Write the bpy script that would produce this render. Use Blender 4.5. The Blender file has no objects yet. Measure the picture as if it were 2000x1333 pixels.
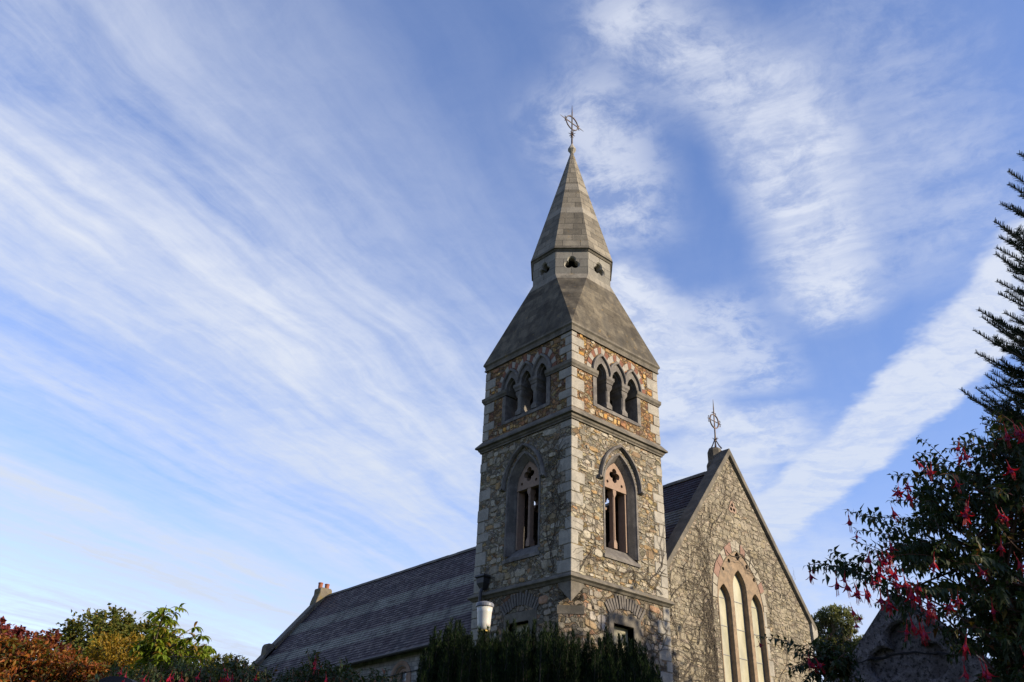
import bpy, bmesh, math, random
from mathutils import Vector, Matrix
from mathutils.geometry import tessellate_polygon
random.seed(7)
PI = math.pi; R = math.radians
C = bpy.context.scene.collection
scn = bpy.context.scene

# ------------------------------------------------------------------ camera
CAM = Vector((-15.8934, -15.6424, 1.6))
CR = Vector((0.74196, -0.66935, 0.03828)); CU = Vector((-0.35927, -0.34874, 0.86562)); CF = Vector((0.56605, 0.65601, 0.49923))
cd = bpy.data.cameras.new('camera'); cam = bpy.data.objects.new('camera', cd); C.objects.link(cam)
cam.matrix_world = Matrix(((CR.x, CU.x, -CF.x, CAM.x), (CR.y, CU.y, -CF.y, CAM.y), (CR.z, CU.z, -CF.z, CAM.z), (0, 0, 0, 1)))
cd.sensor_width = 36.0; cd.lens = 1653.83 / 2000 * 36; cd.clip_start = 0.05; cd.clip_end = 5000
scn.camera = cam
FPX = 1653.83
def at(px, py, dist):                      # a point seen in the photo's direction, at a chosen real distance
    d = CF + CR * ((px - 1000) / FPX) - CU * ((py - 666.5) / FPX)
    return CAM + d.normalized() * dist

# ------------------------------------------------------------------ view
scn.view_settings.view_transform = 'Standard'; scn.view_settings.look = 'None'
scn.view_settings.exposure = 0.85; scn.view_settings.gamma = 1.0

# ------------------------------------------------------------------ sun and sky
SUN_AZ = R(27); SUN_EL = R(21)             # azimuth from -Y towards +X
SD = Vector((math.sin(SUN_AZ) * math.cos(SUN_EL), -math.cos(SUN_AZ) * math.cos(SUN_EL), math.sin(SUN_EL)))
sl = bpy.data.lights.new('sun', 'SUN'); sl.energy = 5.0; sl.angle = R(0.53); sl.color = (1.0, 0.86, 0.66)
so = bpy.data.objects.new('sun', sl); C.objects.link(so); so.rotation_euler = SD.to_track_quat('Z', 'Y').to_euler()

class NT:
    def __init__(s, tree): s.t = tree; s.n = tree.nodes; s.l = tree.links
    def new(s, typ, **kw):
        n = s.n.new(typ)
        for k, v in kw.items(): setattr(n, k, v)
        return n
    def put(s, sock, v):
        if isinstance(v, bpy.types.NodeSocket): s.l.new(v, sock)
        elif v is not None: sock.default_value = v
    def m(s, op, a, b=None, c=None, clamp=False):
        n = s.new('ShaderNodeMath', operation=op, use_clamp=clamp)
        s.put(n.inputs[0], a); s.put(n.inputs[1], b)
        if c is not None: s.put(n.inputs[2], c)
        return n.outputs[0]
    def vm(s, op, a, b=None, out=0):
        n = s.new('ShaderNodeVectorMath', operation=op)
        s.put(n.inputs[0], a); s.put(n.inputs[1], b)
        return n.outputs[out]
    def scale(s, a, f):
        n = s.new('ShaderNodeVectorMath', operation='SCALE'); s.put(n.inputs[0], a); s.put(n.inputs['Scale'], f); return n.outputs[0]
    def xyz(s, x, y, z):
        n = s.new('ShaderNodeCombineXYZ'); s.put(n.inputs[0], x); s.put(n.inputs[1], y); s.put(n.inputs[2], z); return n.outputs[0]
    def sep(s, v):
        n = s.new('ShaderNodeSeparateXYZ'); s.put(n.inputs[0], v); return n.outputs
    def noise(s, v, scale, detail=4, rough=0.55, dist=0.0, col=False):
        n = s.new('ShaderNodeTexNoise'); s.put(n.inputs['Vector'], v); s.put(n.inputs['Scale'], scale)
        n.inputs['Detail'].default_value = detail; n.inputs['Roughness'].default_value = rough; n.inputs['Distortion'].default_value = dist
        return n.outputs['Color' if col else 'Fac']
    def ss(s, v, a, b, lo=0.0, hi=1.0):
        n = s.new('ShaderNodeMapRange', interpolation_type='SMOOTHSTEP', clamp=True)
        s.put(n.inputs['Value'], v); s.put(n.inputs['From Min'], a); s.put(n.inputs['From Max'], b)
        s.put(n.inputs['To Min'], lo); s.put(n.inputs['To Max'], hi); return n.outputs[0]
    def mix(s, f, a, b, mode='MIX'):
        n = s.new('ShaderNodeMix', data_type='RGBA', blend_type=mode)
        s.put(n.inputs[0], f); s.put(n.inputs[6], a); s.put(n.inputs[7], b); return n.outputs[2]
    def ramp(s, f, stops, interp='LINEAR'):
        n = s.new('ShaderNodeValToRGB'); cr = n.color_ramp; cr.interpolation = interp
        while len(cr.elements) > 1: cr.elements.remove(cr.elements[-1])
        for i, (p, c) in enumerate(stops):
            e = cr.elements[0] if i == 0 else cr.elements.new(p)
            e.position = p; e.color = (c[0], c[1], c[2], 1) if not isinstance(c, (int, float)) else (c, c, c, 1)
        s.put(n.inputs[0], f); return n.outputs[0]

wd = bpy.data.worlds.new('World'); scn.world = wd; wd.use_nodes = True
T = NT(wd.node_tree); T.n.clear()
out = T.new('ShaderNodeOutputWorld'); bg = T.new('ShaderNodeBackground')
sky = T.new('ShaderNodeTexSky', sky_type='NISHITA', sun_disc=False)
sky.sun_elevation = SUN_EL; sky.sun_rotation = math.atan2(SD.x, SD.y); sky.air_density = 1.0; sky.dust_density = 0.2; sky.ozone_density = 2.2
d = T.new('ShaderNodeTexCoord').outputs['Generated']
dx, dy, dz = T.sep(d)
zc = T.m('MAXIMUM', dz, 0.03)
P = T.xyz(T.m('DIVIDE', dx, zc), T.m('DIVIDE', dy, zc), 0.0)       # cloud sheet seen overhead, unit height
w1 = T.scale(T.vm('SUBTRACT', T.noise(P, 0.9, 3, 0.5, 0, True), (0.5, 0.5, 0.5)), 0.30)
w2 = T.scale(T.vm('SUBTRACT', T.noise(P, 5.0, 4, 0.6, 0, True), (0.5, 0.5, 0.5)), 0.05)
Pw = T.vm('ADD', T.vm('ADD', P, w1), w2)
k = R(25)
def uv(Q, ang):
    x, y, _ = T.sep(Q); c, s_ = math.cos(ang), math.sin(ang)
    return T.m('ADD', T.m('MULTIPLY', x, c), T.m('MULTIPLY', y, s_)), T.m('SUBTRACT', T.m('MULTIPLY', y, c), T.m('MULTIPLY', x, s_))
u, v = uv(Pw, k)
u0, v0 = uv(P, k)
# cirrus sheet on the left: long streaks converging on the horizon
fine = T.noise(T.xyz(T.m('MULTIPLY', u, 0.7), T.m('MULTIPLY', v, 6.0), 0.0), 1.6, 6, 0.6, 0.15)
broad = T.noise(T.xyz(T.m('MULTIPLY', u, 0.5), T.m('MULTIPLY', v, 1.8), 3.3), 1.3, 4, 0.55, 0.15)
vel = T.noise(Pw, 9.0, 6, 0.7, 0.3)
ve = T.m('ADD', v0, T.m('MULTIPLY', T.m('MAXIMUM', T.m('SUBTRACT', u0, 0.8), 0.0), T.m('MULTIPLY', T.ss(v0, 1.6, 0.9), 0.22)))
env = T.ramp(T.m('DIVIDE', ve, 8.0), [(0.0, 0.10), (0.06, 0.12), (0.095, 0.42), (0.13, 0.80), (0.165, 1.0), (0.20, 0.88), (0.225, 0.70), (0.245, 1.0), (0.275, 0.70), (0.30, 0.45), (0.335, 0.95), (0.41, 1.0), (0.44, 0.70), (0.50, 1.1), (0.7, 1.1), (1.0, 1.1)])
cA = T.m('MULTIPLY', T.m('MULTIPLY', env, 1.1), T.m('ADD', T.m('ADD', T.m('MULTIPLY', T.ss(broad, 0.30, 0.66, .12, 1), 0.56), T.m('MULTIPLY', T.ss(fine, 0.28, 0.70), 0.36)), T.m('MULTIPLY', T.ss(vel, 0.3, 0.7), 0.20)))
cA = T.m('MULTIPLY', T.m('MULTIPLY', cA, T.ss(u0, 9.0, 4.0, 0.7, 1.0)), T.ss(u0, -1.2, 0.0, 0.15, 1.0))
# separate patches and the banded trail on the right
fu, fv = uv(Pw, R(-72))
fthr = T.noise(T.xyz(T.m('MULTIPLY', fu, 1.6), T.m('MULTIPLY', fv, 6.0), 1.0), 2.6, 7, 0.66, 0.2)
def patch(ax, ay, bx, by, w, edge=0.5, n_scale=6.0, amt=0.9, endf=0.25, Q=None, rip=0.0, flo=0.3, feath=False):
    Q = Q or Pw
    L = math.hypot(bx - ax, by - ay); ang = math.atan2(by - ay, bx - ax)
    q = T.vm('SUBTRACT', Q, ((ax + bx) / 2, (ay + by) / 2, 0))
    a, b = uv(q, ang)
    ma = T.ss(T.m('ABSOLUTE', a), L / 2 * (1 - endf), L / 2 * (1 + endf), 1, 0)
    mb = T.ss(T.m('ABSOLUTE', b), w * (1 - edge), w * (1 + edge), 1, 0)
    n = T.noise(T.xyz(T.m('MULTIPLY', a, 1.0 + rip), b, 0.7 * ax), n_scale, 7, 0.66, 0.15)
    n = T.ss(n, 0.34, 0.60, flo, 1.0)
    if feath: n = T.m('MULTIPLY', n, T.ss(fthr, 0.30, 0.62, 0.62, 1.0))
    return T.m('MULTIPLY', T.m('MULTIPLY', T.m('MULTIPLY', ma, mb), n), amt)
w3 = T.scale(T.vm('SUBTRACT', T.noise(P, 2.6, 5, 0.65, 0, True), (0.5, 0.5, 0.5)), 0.26)
Pb = T.vm('ADD', T.vm('ADD', P, w3), T.vm('ADD', T.scale(w1, 0.15), T.scale(w2, 1.3)))
Pc = T.vm('ADD', P, T.vm('ADD', T.scale(w1, 0.35), T.scale(w2, 1.6)))
layers = [cA,
    patch(0.58, 0.54, 1.00, 0.48, 0.075, 0.9, 9, 0.85, 0.3, Pc, 0, .2, True),
    patch(0.90, 0.47, 1.58, 0.72, 0.085, 0.7, 9, 1.0, 0.25, Pc, 0, .35, True),
    patch(1.10, 0.45, 1.55, 0.60, 0.14, 0.9, 8, 0.30, 0.35, Pc, 0, .15, True),
    patch(0.80, 0.32, 1.60, 0.38, 0.13, 1.0, 8, 0.38, 0.4, Pc, 0, .25, True),
    patch(1.05, 0.97, 1.42, 1.08, 0.12, 0.5, 9, 1.0, 0.25, Pb, 0, .45),
    patch(1.40, 1.12, 1.80, 1.34, 0.14, 0.5, 9, 1.0, 0.25, Pb, 0, .45),
    patch(1.30, 0.88, 1.75, 1.04, 0.09, 0.9, 10, 0.7, 0.3, Pc, 0, .2),
    patch(1.82, 1.14, 2.15, 1.34, 0.16, 0.5, 8, 1.0, 0.25, Pb, 0, .45),
    patch(1.90, 1.42, 2.50, 1.62, 0.17, 0.6, 7, 0.95, 0.3, Pb, 0, .45),
    patch(0.67, 0.66, 1.05, 0.86, 0.075, 0.9, 10, 0.75, 0.4, Pc, 0, .15),
    patch(1.45, 0.04, 2.82, 1.80, 0.130, 0.24, 7, 1.0, 0.07, Pb, 0.9, 0.66),
    patch(2.9, 1.60, 5.2, 2.3, 0.34, 1.0, 4, 0.60, 0.4, Pc)]
cov = layers[0]
for L_ in layers[1:]:
    cov = T.m('SUBTRACT', 1.0, T.m('MULTIPLY', T.m('SUBTRACT', 1.0, cov), T.m('SUBTRACT', 1.0, L_)))
cov = T.m('MULTIPLY', cov, 0.95)
cov = T.m('MAXIMUM', cov, T.ss(dz, 0.34, 0.08, 0.0, 0.40))
hs = T.new('ShaderNodeHueSaturation'); T.put(hs.inputs['Color'], sky.outputs[0]); hs.inputs['Saturation'].default_value = 1.2
SKYK = 0.108
skc = T.mix(1.0, hs.outputs[0], (SKYK * 1.72, SKYK * 1.24, SKYK * 1.36, 1), 'MULTIPLY')
clc = T.mix(T.ss(dz, 0.1, 0.7), (0.36, 0.408, 0.50, 1), (0.43, 0.455, 0.52, 1))
T.put(bg.inputs[0], T.mix(cov, skc, clc)); bg.inputs[1].default_value = 1.0
T.l.new(bg.outputs[0], out.inputs[0])

# ------------------------------------------------------------------ object helpers
def tag(o, label=None, cat=None, group=None, kind=None):
    for k_, v_ in (('label', label), ('category', cat), ('group', group), ('kind', kind)):
        if v_: o[k_] = v_
    return o
def empty(name, loc, label, cat, group=None):
    o = bpy.data.objects.new(name, None); C.objects.link(o); o.location = loc
    bpy.context.view_layer.update()
    return tag(o, label, cat, group)
class MB:
    def __init__(s): s.v = []; s.f = []; s.uv = []; s.mi = []; s.hasuv = False
    def vert(s, p): s.v.append(tuple(p)); return len(s.v) - 1
    def face(s, pts, uvs=None, mi=0):
        i = len(s.v); s.v.extend(tuple(p) for p in pts); s.f.append(tuple(range(i, i + len(pts))))
        s.uv.append(uvs); s.mi.append(mi)
        if uvs: s.hasuv = True
    def idx(s, ids, mi=0): s.f.append(tuple(ids)); s.uv.append(None); s.mi.append(mi)
    def build(s, name, mat, parent=None, smooth=False, weld=True, bevel=0.0):
        me = bpy.data.meshes.new(name); me.from_pydata(s.v, [], s.f)
        mats = mat if isinstance(mat, (list, tuple)) else [mat]
        for m_ in mats: me.materials.append(m_)
        me.polygons.foreach_set('material_index', s.mi)
        if s.hasuv:
            L = me.uv_layers.new(name='UVMap'); k_ = 0
            for f, q in zip(s.f, s.uv):
                for j in range(len(f)):
                    L.data[k_].uv = q[j] if q else (0, 0); k_ += 1
        if weld or bevel:
            bm = bmesh.new(); bm.from_mesh(me)
            bmesh.ops.remove_doubles(bm, verts=bm.verts, dist=0.0004)
            bmesh.ops.recalc_face_normals(bm, faces=bm.faces)
            if bevel:
                es = [e for e in bm.edges if len(e.link_faces) == 2 and e.calc_face_angle(0) > 0.5]
                bmesh.ops.bevel(bm, geom=es, offset=bevel, segments=1, affect='EDGES', clamp_overlap=True)
            bm.to_mesh(me); bm.free()
        if smooth: me.polygons.foreach_set('use_smooth', [True] * len(me.polygons))
        o = bpy.data.objects.new(name, me); C.objects.link(o)
        if parent:
            o.parent = parent; o.matrix_parent_inverse = parent.matrix_world.inverted()
        return o
    def box(s, x0, x1, y0, y1, z0, z1, F=None, mi=0):
        F = F or (lambda a, b, c: (a, b, c))
        p = [F(x, y, z) for z in (z0, z1) for y in (y0, y1) for x in (x0, x1)]
        i = len(s.v); s.v.extend(tuple(q) for q in p)
        for q in ((0, 2, 3, 1), (4, 5, 7, 6), (0, 1, 5, 4), (2, 6, 7, 3), (0, 4, 6, 2), (1, 3, 7, 5)): s.idx([i + a for a in q], mi)
    def plate(s, outer, holes, F, w0, w1, mi=0, sides=True):
        loops = [outer] + list(holes)
        tri = tessellate_polygon([[Vector((a, b, 0)) for a, b in L] for L in loops])
        pts = [q for L in loops for q in L]; n = len(pts); i = len(s.v)
        s.v.extend(tuple(F(a, b, w0)) for a, b in pts); s.v.extend(tuple(F(a, b, w1)) for a, b in pts)
        for t_ in tri:
            s.idx([i + a for a in t_], mi); s.idx([i + n + a for a in reversed(t_)], mi)
        if sides:
            o_ = 0
            for L in loops:
                m_ = len(L)
                for j in range(m_):
                    a, b = i + o_ + j, i + o_ + (j + 1) % m_
                    s.idx((a, b, b + n, a + n), mi)
                o_ += m_
    def loft(s, rings, closed_ring=True, closed_path=False, mi=0, cap=False):
        base = len(s.v); n = len(rings[0])
        for r_ in rings: s.v.extend(tuple(q) for q in r_)
        m_ = len(rings)
        for i in range(m_ if closed_path else m_ - 1):
            for j in range(n if closed_ring else n - 1):
                a = base + i * n + j; b = base + i * n + (j + 1) % n
                c = base + ((i + 1) % m_) * n + (j + 1) % n; d_ = base + ((i + 1) % m_) * n + j
                s.idx((a, b, c, d_), mi)
        if cap:
            s.idx([base + j for j in range(n)][::-1], mi); s.idx([base + (m_ - 1) * n + j for j in range(n)], mi)
    def tube(s, pts, rads, n=6, mi=0, cap=True):
        pts = [Vector(p) for p in pts]
        if isinstance(rads, (int, float)): rads = [rads] * len(pts)
        rings = []; up = None
        for i, p in enumerate(pts):
            t = (pts[min(i + 1, len(pts) - 1)] - pts[max(i - 1, 0)])
            if t.length < 1e-9: t = Vector((0, 0, 1))
            t.normalize()
            if up is None: up = t.orthogonal().normalized()
            up = (up - t * up.dot(t))
            if up.length < 1e-6: up = t.orthogonal()
            up.normalize(); b = t.cross(up)
            rings.append([p + (up * math.cos(2 * PI * j / n) + b * math.sin(2 * PI * j / n)) * rads[i] for j in range(n)])
        s.loft(rings, mi=mi, cap=cap)
    def lathe(s, prof, cx, cy, n=16, mi=0):
        rings = [[(cx + r_ * math.cos(2 * PI * j / n), cy + r_ * math.sin(2 * PI * j / n), z) for j in range(n)] for r_, z in prof]
        s.loft(rings, mi=mi, cap=True)

def arch(cx, half, spring, rise, n=10):
    r_ = (half * half + rise * rise) / (2 * half); L = []
    a1 = math.asin(min(1, rise / r_))
    for i in range(n + 1):
        a = a1 * i / n; L.append((cx - half + r_ - r_ * math.cos(a), spring + r_ * math.sin(a)))
    return L + [(2 * cx - x, z) for x, z in reversed(L[:-1])]
def opening(cx, half, bottom, spring, rise, n=10):
    return [(cx - half, bottom)] + arch(cx, half, spring, rise, n) + [(cx + half, bottom)]
def foil(cx, cz, d_, r_, n, rot=0.0, steps=40):
    P_ = []
    for i in range(steps):
        a = 2 * PI * i / steps; best = 0
        for k_ in range(n):
            dl = a - (rot + 2 * PI * k_ / n); q = r_ * r_ - (d_ * math.sin(dl)) ** 2
            if q > 0: best = max(best, d_ * math.cos(dl) + math.sqrt(q))
        P_.append((cx + best * math.cos(a), cz + best * math.sin(a)))
    return P_
def circle(cx, cz, r_, n=14): return [(cx + r_ * math.cos(2 * PI * i / n), cz + r_ * math.sin(2 * PI * i / n)) for i in range(n)]

# ------------------------------------------------------------------ materials
def newmat(name, rough=0.85, spec=0.25):
    m_ = bpy.data.materials.new(name); m_.use_nodes = True
    t = NT(m_.node_tree); b = m_.node_tree.nodes['Principled BSDF']
    b.inputs['Roughness'].default_value = rough; b.inputs['Specular IOR Level'].default_value = spec
    return m_, t, b
def bump(t, b, h, strength=0.6, dist=0.03):
    n = t.new('ShaderNodeBump'); n.inputs['Strength'].default_value = strength; n.inputs['Distance'].default_value = dist
    t.put(n.inputs['Height'], h); t.l.new(n.outputs[0], b.inputs['Normal'])
def rubble(name, stops, mortar, sx=4.2, sz=7.0, joint=0.05, dirt=0.25, bs=0.7, seed=0.0, lichen=None, small=0.35):
    m_, t, b = newmat(name, 0.92, 0.15)
    co = t.new('ShaderNodeTexCoord').outputs['Object']
    co = t.vm('ADD', co, (seed, seed * 1.3, seed * .7))
    warp = t.scale(t.vm('SUBTRACT', t.noise(co, 3.1, 3, 0.6, 0, True), (0.5, 0.5, 0.5)), 0.22)
    warp2 = t.scale(t.vm('SUBTRACT', t.noise(co, 13, 3, 0.65, 0, True), (0.5, 0.5, 0.5)), 0.06)
    q = t.vm('ADD', t.vm('ADD', co, warp), warp2)
    def vor(vec, feat, out_):
        n = t.new('ShaderNodeTexVoronoi', feature=feat, voronoi_dimensions='3D'); t.put(n.inputs['Vector'], vec); n.inputs['Scale'].default_value = 1.0
        return n.outputs[out_]
    qa = t.vm('MULTIPLY', q, (sx, sx, sz)); qb = t.vm('MULTIPLY', t.vm('ADD', q, (3.3, 1.7, 2.2)), (sx * 1.9, sx * 1.9, sz * 1.75))
    sel = t.ss(t.noise(co, 1.9, 2, 0.5), 0.5 + 0.2 - small * 0.4, 0.5 + 0.21 - small * 0.4)
    ca, ea = vor(qa, 'F1', 'Color'), vor(qa, 'DISTANCE_TO_EDGE', 'Distance')
    cb, eb = vor(qb, 'F1', 'Color'), vor(qb, 'DISTANCE_TO_EDGE', 'Distance')
    col = t.mix(sel, ca, cb); n_ = t.new('ShaderNodeMix', data_type='FLOAT'); t.put(n_.inputs[0], sel); t.put(n_.inputs[2], ea); t.put(n_.inputs[3], t.m('MULTIPLY', eb, 0.75)); e = n_.outputs[0]
    rr, gg, bb = t.sep(col)
    stone = t.ramp(rr, stops, 'LINEAR')
    hsv = t.new('ShaderNodeHueSaturation'); t.put(hsv.inputs['Color'], stone); t.put(hsv.inputs['Value'], t.ss(gg, 0, 1, 0.62, 1.38)); t.put(hsv.inputs['Hue'], t.ss(bb, 0, 1, 0.485, 0.515))
    fn = t.noise(co, 26, 5, 0.7); mn = t.noise(co, 7, 4, 0.65)
    stone = t.mix(1.0, hsv.outputs[0], t.ramp(fn, [(0.25, 0.62), (0.5, 1.0), (0.75, 1.35)]), 'MULTIPLY')
    stone = t.mix(1.0, stone, t.ramp(mn, [(0.25, 0.72), (0.55, 1.02), (0.8, 1.2)]), 'MULTIPLY')
    en = t.m('ADD', e, t.m('MULTIPLY', t.m('SUBTRACT', fn, 0.5), 0.06))
    j = t.ss(en, joint * 0.1, joint * 1.0)
    mc = t.mix(t.ss(t.noise(co, 2.3, 3), 0.35, 0.65), tuple(min(1, a * 1.2) for a in mortar[:3]) + (1,), tuple(min(1, a * 2.6) for a in mortar[:3]) + (1,))
    colr = t.mix(t.m('MAXIMUM', j, t.m('MULTIPLY', t.ss(mn, .4, .6), .45)), mc, stone)
    colr = t.mix(t.m('MULTIPLY', t.ss(t.noise(co, 0.55, 5, 0.65), 0.48, 0.72), dirt), colr, (0.07, 0.065, 0.055, 1))
    if lichen: colr = t.mix(t.m('MULTIPLY', t.ss(t.noise(co, 3.7, 4, 0.7), 0.6, 0.72), 0.6), colr, lichen)
    t.put(b.inputs['Base Color'], colr)
    h = t.m('ADD', t.m('MULTIPLY', t.ss(en, 0.0, joint * 2.6), 1.0), t.m('MULTIPLY', fn, 0.35))
    h = t.m('ADD', h, t.m('MULTIPLY', gg, 0.7)); h = t.m('ADD', h, t.m('MULTIPLY', mn, 0.8))
    bump(t, b, h, bs, 0.05)
    return m_
def ashlar(name, c1, c2, w=0.55, h=0.28, use_uv=False, joint=0.012, dark=(0.04, 0.038, 0.033, 1), stain=0.4, bands=None, lichen=0.25, jvis=0.7):
    m_, t, b = newmat(name, 0.9, 0.18)
    tc = t.new('ShaderNodeTexCoord'); co = tc.outputs['Object']
    fn = t.noise(co, 30, 5, 0.7); mn = t.noise(co, 2.4, 5, 0.65); st = t.noise(t.vm('MULTIPLY', co, (1.6, 1.6, 0.22)), 1.6, 6, 0.68)
    base = t.mix(t.ss(mn, 0.35, 0.65), c1, c2)
    hgt = t.m('MULTIPLY', fn, 0.4)
    if use_uv:
        x, y, _ = t.sep(tc.outputs['UV'])
        row = t.m('FLOOR', t.m('DIVIDE', y, h)); xs = t.m('ADD', t.m('DIVIDE', x, w), t.m('MULTIPLY', row, 0.47))
        colm = t.m('FLOOR', xs)
        wn = t.new('ShaderNodeTexWhiteNoise', noise_dimensions='2D'); t.put(wn.inputs['Vector'], t.xyz(colm, row, 0))
        fx = t.m('FRACT', xs); fy = t.m('FRACT', t.m('DIVIDE', y, h))
        ex = t.m('MULTIPLY', t.m('MINIMUM', fx, t.m('SUBTRACT', 1.0, fx)), w); ey = t.m('MULTIPLY', t.m('MINIMUM', fy, t.m('SUBTRACT', 1.0, fy)), h)
        e = t.m('ADD', t.m('MINIMUM', ex, ey), t.m('MULTIPLY', t.m('SUBTRACT', fn, 0.5), 0.008))
        base = t.mix(1.0, base, t.ramp(wn.outputs[0], [(0, 0.70), (1, 1.28)]), 'MULTIPLY')
        j = t.ss(e, joint * 0.3, joint)
        base = t.mix(t.m('MULTIPLY', t.m('SUBTRACT', 1.0, j), jvis), base, dark)
        hgt = t.m('ADD', hgt, t.m('MULTIPLY', j, 0.5))
    if bands:
        z = t.sep(co)[2]; acc = None
        for z0, z1 in bands:
            bnd = t.m('MULTIPLY', t.ss(z, z0 - 0.012, z0 + 0.012), t.ss(z, z1 - 0.012, z1 + 0.012, 1, 0))
            acc = bnd if acc is None else t.m('MAXIMUM', acc, bnd)
        base = t.mix(t.m('MULTIPLY', t.m('MULTIPLY', acc, 0.8), t.ss(mn, .2, .6, .5, 1)), base, (0.23, 0.21, 0.17, 1))
    base = t.mix(1.0, base, t.ramp(fn, [(0.25, 0.7), (0.5, 1.0), (0.75, 1.28)]), 'MULTIPLY')
    base = t.mix(t.m('MULTIPLY', t.ss(st, 0.45, 0.7), stain), base, (0.06, 0.055, 0.045, 1))
    li = t.m('MULTIPLY', t.ss(t.noise(co, 4.5, 5, 0.75), 0.61, 0.70), lichen)
    base = t.mix(li, base, (0.36, 0.22, 0.05, 1))
    t.put(b.inputs['Base Color'], base); bump(t, b, hgt, 0.5, 0.02)
    return m_
def plain(name, col, rough=0.6, var=0.25, scale=12, spec=0.3, metal=0.0, col2=None, bs=0.2):
    m_, t, b = newmat(name, rough, spec); co = t.new('ShaderNodeTexCoord').outputs['Object']
    n = t.noise(co, scale, 5, 0.65)
    c = t.mix(1.0, col + (1,), t.ramp(n, [(0.2, 1 - var), (0.8, 1 + var)]), 'MULTIPLY')
    if col2: c = t.mix(t.ss(t.noise(co, scale * 0.6, 4, 0.7), 0.5, 0.62), c, col2 + (1,))
    t.put(b.inputs['Base Color'], c); b.inputs['Metallic'].default_value = metal; bump(t, b, n, bs, 0.01)
    return m_
def leafmat(name, stops, trans=0.35, rough=0.5, spec=.25):
    m_, t, b = newmat(name, rough, spec)
    g = t.new('ShaderNodeNewGeometry'); rnd = g.outputs['Random Per Island']
    co = t.new('ShaderNodeTexCoord').outputs['Object']
    c = t.ramp(rnd, stops); c = t.mix(1.0, c, t.ramp(t.noise(co, 1.7, 3), [(0.3, 0.7), (0.7, 1.25)]), 'MULTIPLY')
    t.put(b.inputs['Base Color'], c)
    tr = t.new('ShaderNodeBsdfTranslucent'); t.put(tr.inputs[0], t.mix(1.0, c, (1.25, 1.2, 0.6, 1), 'MULTIPLY'))
    mx = t.new('ShaderNodeMixShader'); mx.inputs[0].default_value = trans
    o_ = [n for n in t.n if n.type == 'OUTPUT_MATERIAL'][0]
    t.l.new(b.outputs[0], mx.inputs[1]); t.l.new(tr.outputs[0], mx.inputs[2]); t.l.new(mx.outputs[0], o_.inputs[0])
    return m_

M = {}
M['tower'] = rubble('tower_rubble', [(0, (0.17, 0.145, 0.10)), (0.22, (0.22, 0.19, 0.135)), (0.42, (0.165, 0.15, 0.12)), (0.6, (0.24, 0.21, 0.16)), (0.78, (0.20, 0.155, 0.085)), (0.92, (0.20, 0.13, 0.06)), (1, (0.27, 0.24, 0.19))], (0.125, 0.104, 0.070, 1), 5.5, 9.5, 0.05, 0.12, .9, 0.0)
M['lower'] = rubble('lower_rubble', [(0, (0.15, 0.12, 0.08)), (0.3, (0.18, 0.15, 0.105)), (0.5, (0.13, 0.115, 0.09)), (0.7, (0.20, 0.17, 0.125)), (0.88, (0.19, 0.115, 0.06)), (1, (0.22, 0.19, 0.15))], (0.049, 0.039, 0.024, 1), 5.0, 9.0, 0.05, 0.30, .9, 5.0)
M['belfry'] = rubble('belfry_rubble', [(0, (0.18, 0.10, 0.045)), (0.2, (0.25, 0.15, 0.06)), (0.36, (0.13, 0.065, 0.04)), (0.52, (0.23, 0.185, 0.12)), (0.66, (0.16, 0.09, 0.05)), (0.8, (0.27, 0.17, 0.065)), (0.92, (0.20, 0.15, 0.09)), (1, (0.12, 0.065, 0.042))], (0.060, 0.042, 0.026, 1), 6.0, 10.0, 0.05, 0.15, .9, 9.0)
M['gable'] = rubble('gable_rubble', [(0, (0.17, 0.145, 0.105)), (0.3, (0.21, 0.18, 0.13)), (0.55, (0.15, 0.13, 0.098)), (0.75, (0.23, 0.20, 0.15)), (0.93, (0.19, 0.15, 0.095)), (1, (0.25, 0.225, 0.175))], (0.165, 0.138, 0.098, 1), 5.5, 10.5, 0.04, 0.35, .9, 2.0)
def fieldstone(name, stops, amt=1.0, lichen=(0.24, 0.23, 0.20, 1)):
    m_, t, b = newmat(name, 0.93, 0.12)
    g = t.new('ShaderNodeNewGeometry'); co = t.new('ShaderNodeTexCoord').outputs['Object']
    fn = t.noise(co, 28, 5, 0.75); mn = t.noise(co, 8, 5, 0.7)
    c = t.ramp(g.outputs['Random Per Island'], stops, 'CONSTANT')
    c = t.mix(1.0, c, t.ramp(fn, [(0.25, 0.62), (0.5, 1.0), (0.75, 1.35)]), 'MULTIPLY'); c = t.mix(1.0, c, t.ramp(mn, [(0.25, 0.68), (0.55, 1.03), (0.8, 1.3)]), 'MULTIPLY')
    c = t.mix(t.m('MULTIPLY', t.ss(t.noise(co, 15, 4, .7), .56, .66), .5), c, lichen)
    c = t.mix(t.m('MULTIPLY', t.ss(t.noise(co, 0.75, 6, 0.7), 0.46, 0.70), .5), c, (0.06, 0.055, 0.045, 1))
    t.put(b.inputs['Base Color'], c); bump(t, b, t.m('ADD', t.m('MULTIPLY', fn, .6), mn), .9, .035)
    return m_
def even(L): return [(i / len(L), c) for i, c in enumerate(L)]
M['tstone'] = fieldstone('tower_face_stone', even([(0.272,0.230,0.159), (0.309,0.266,0.189), (0.235,0.207,0.155), (0.327,0.284,0.206), (0.253,0.198,0.116), (0.290,0.248,0.172), (0.226,0.194,0.141), (0.299,0.198,0.094), (0.281,0.243,0.181), (0.244,0.212,0.155), (0.364,0.326,0.250), (0.263,0.216,0.137), (0.318,0.271,0.193), (0.207,0.144,0.085), (0.290,0.257,0.198)]))
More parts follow.
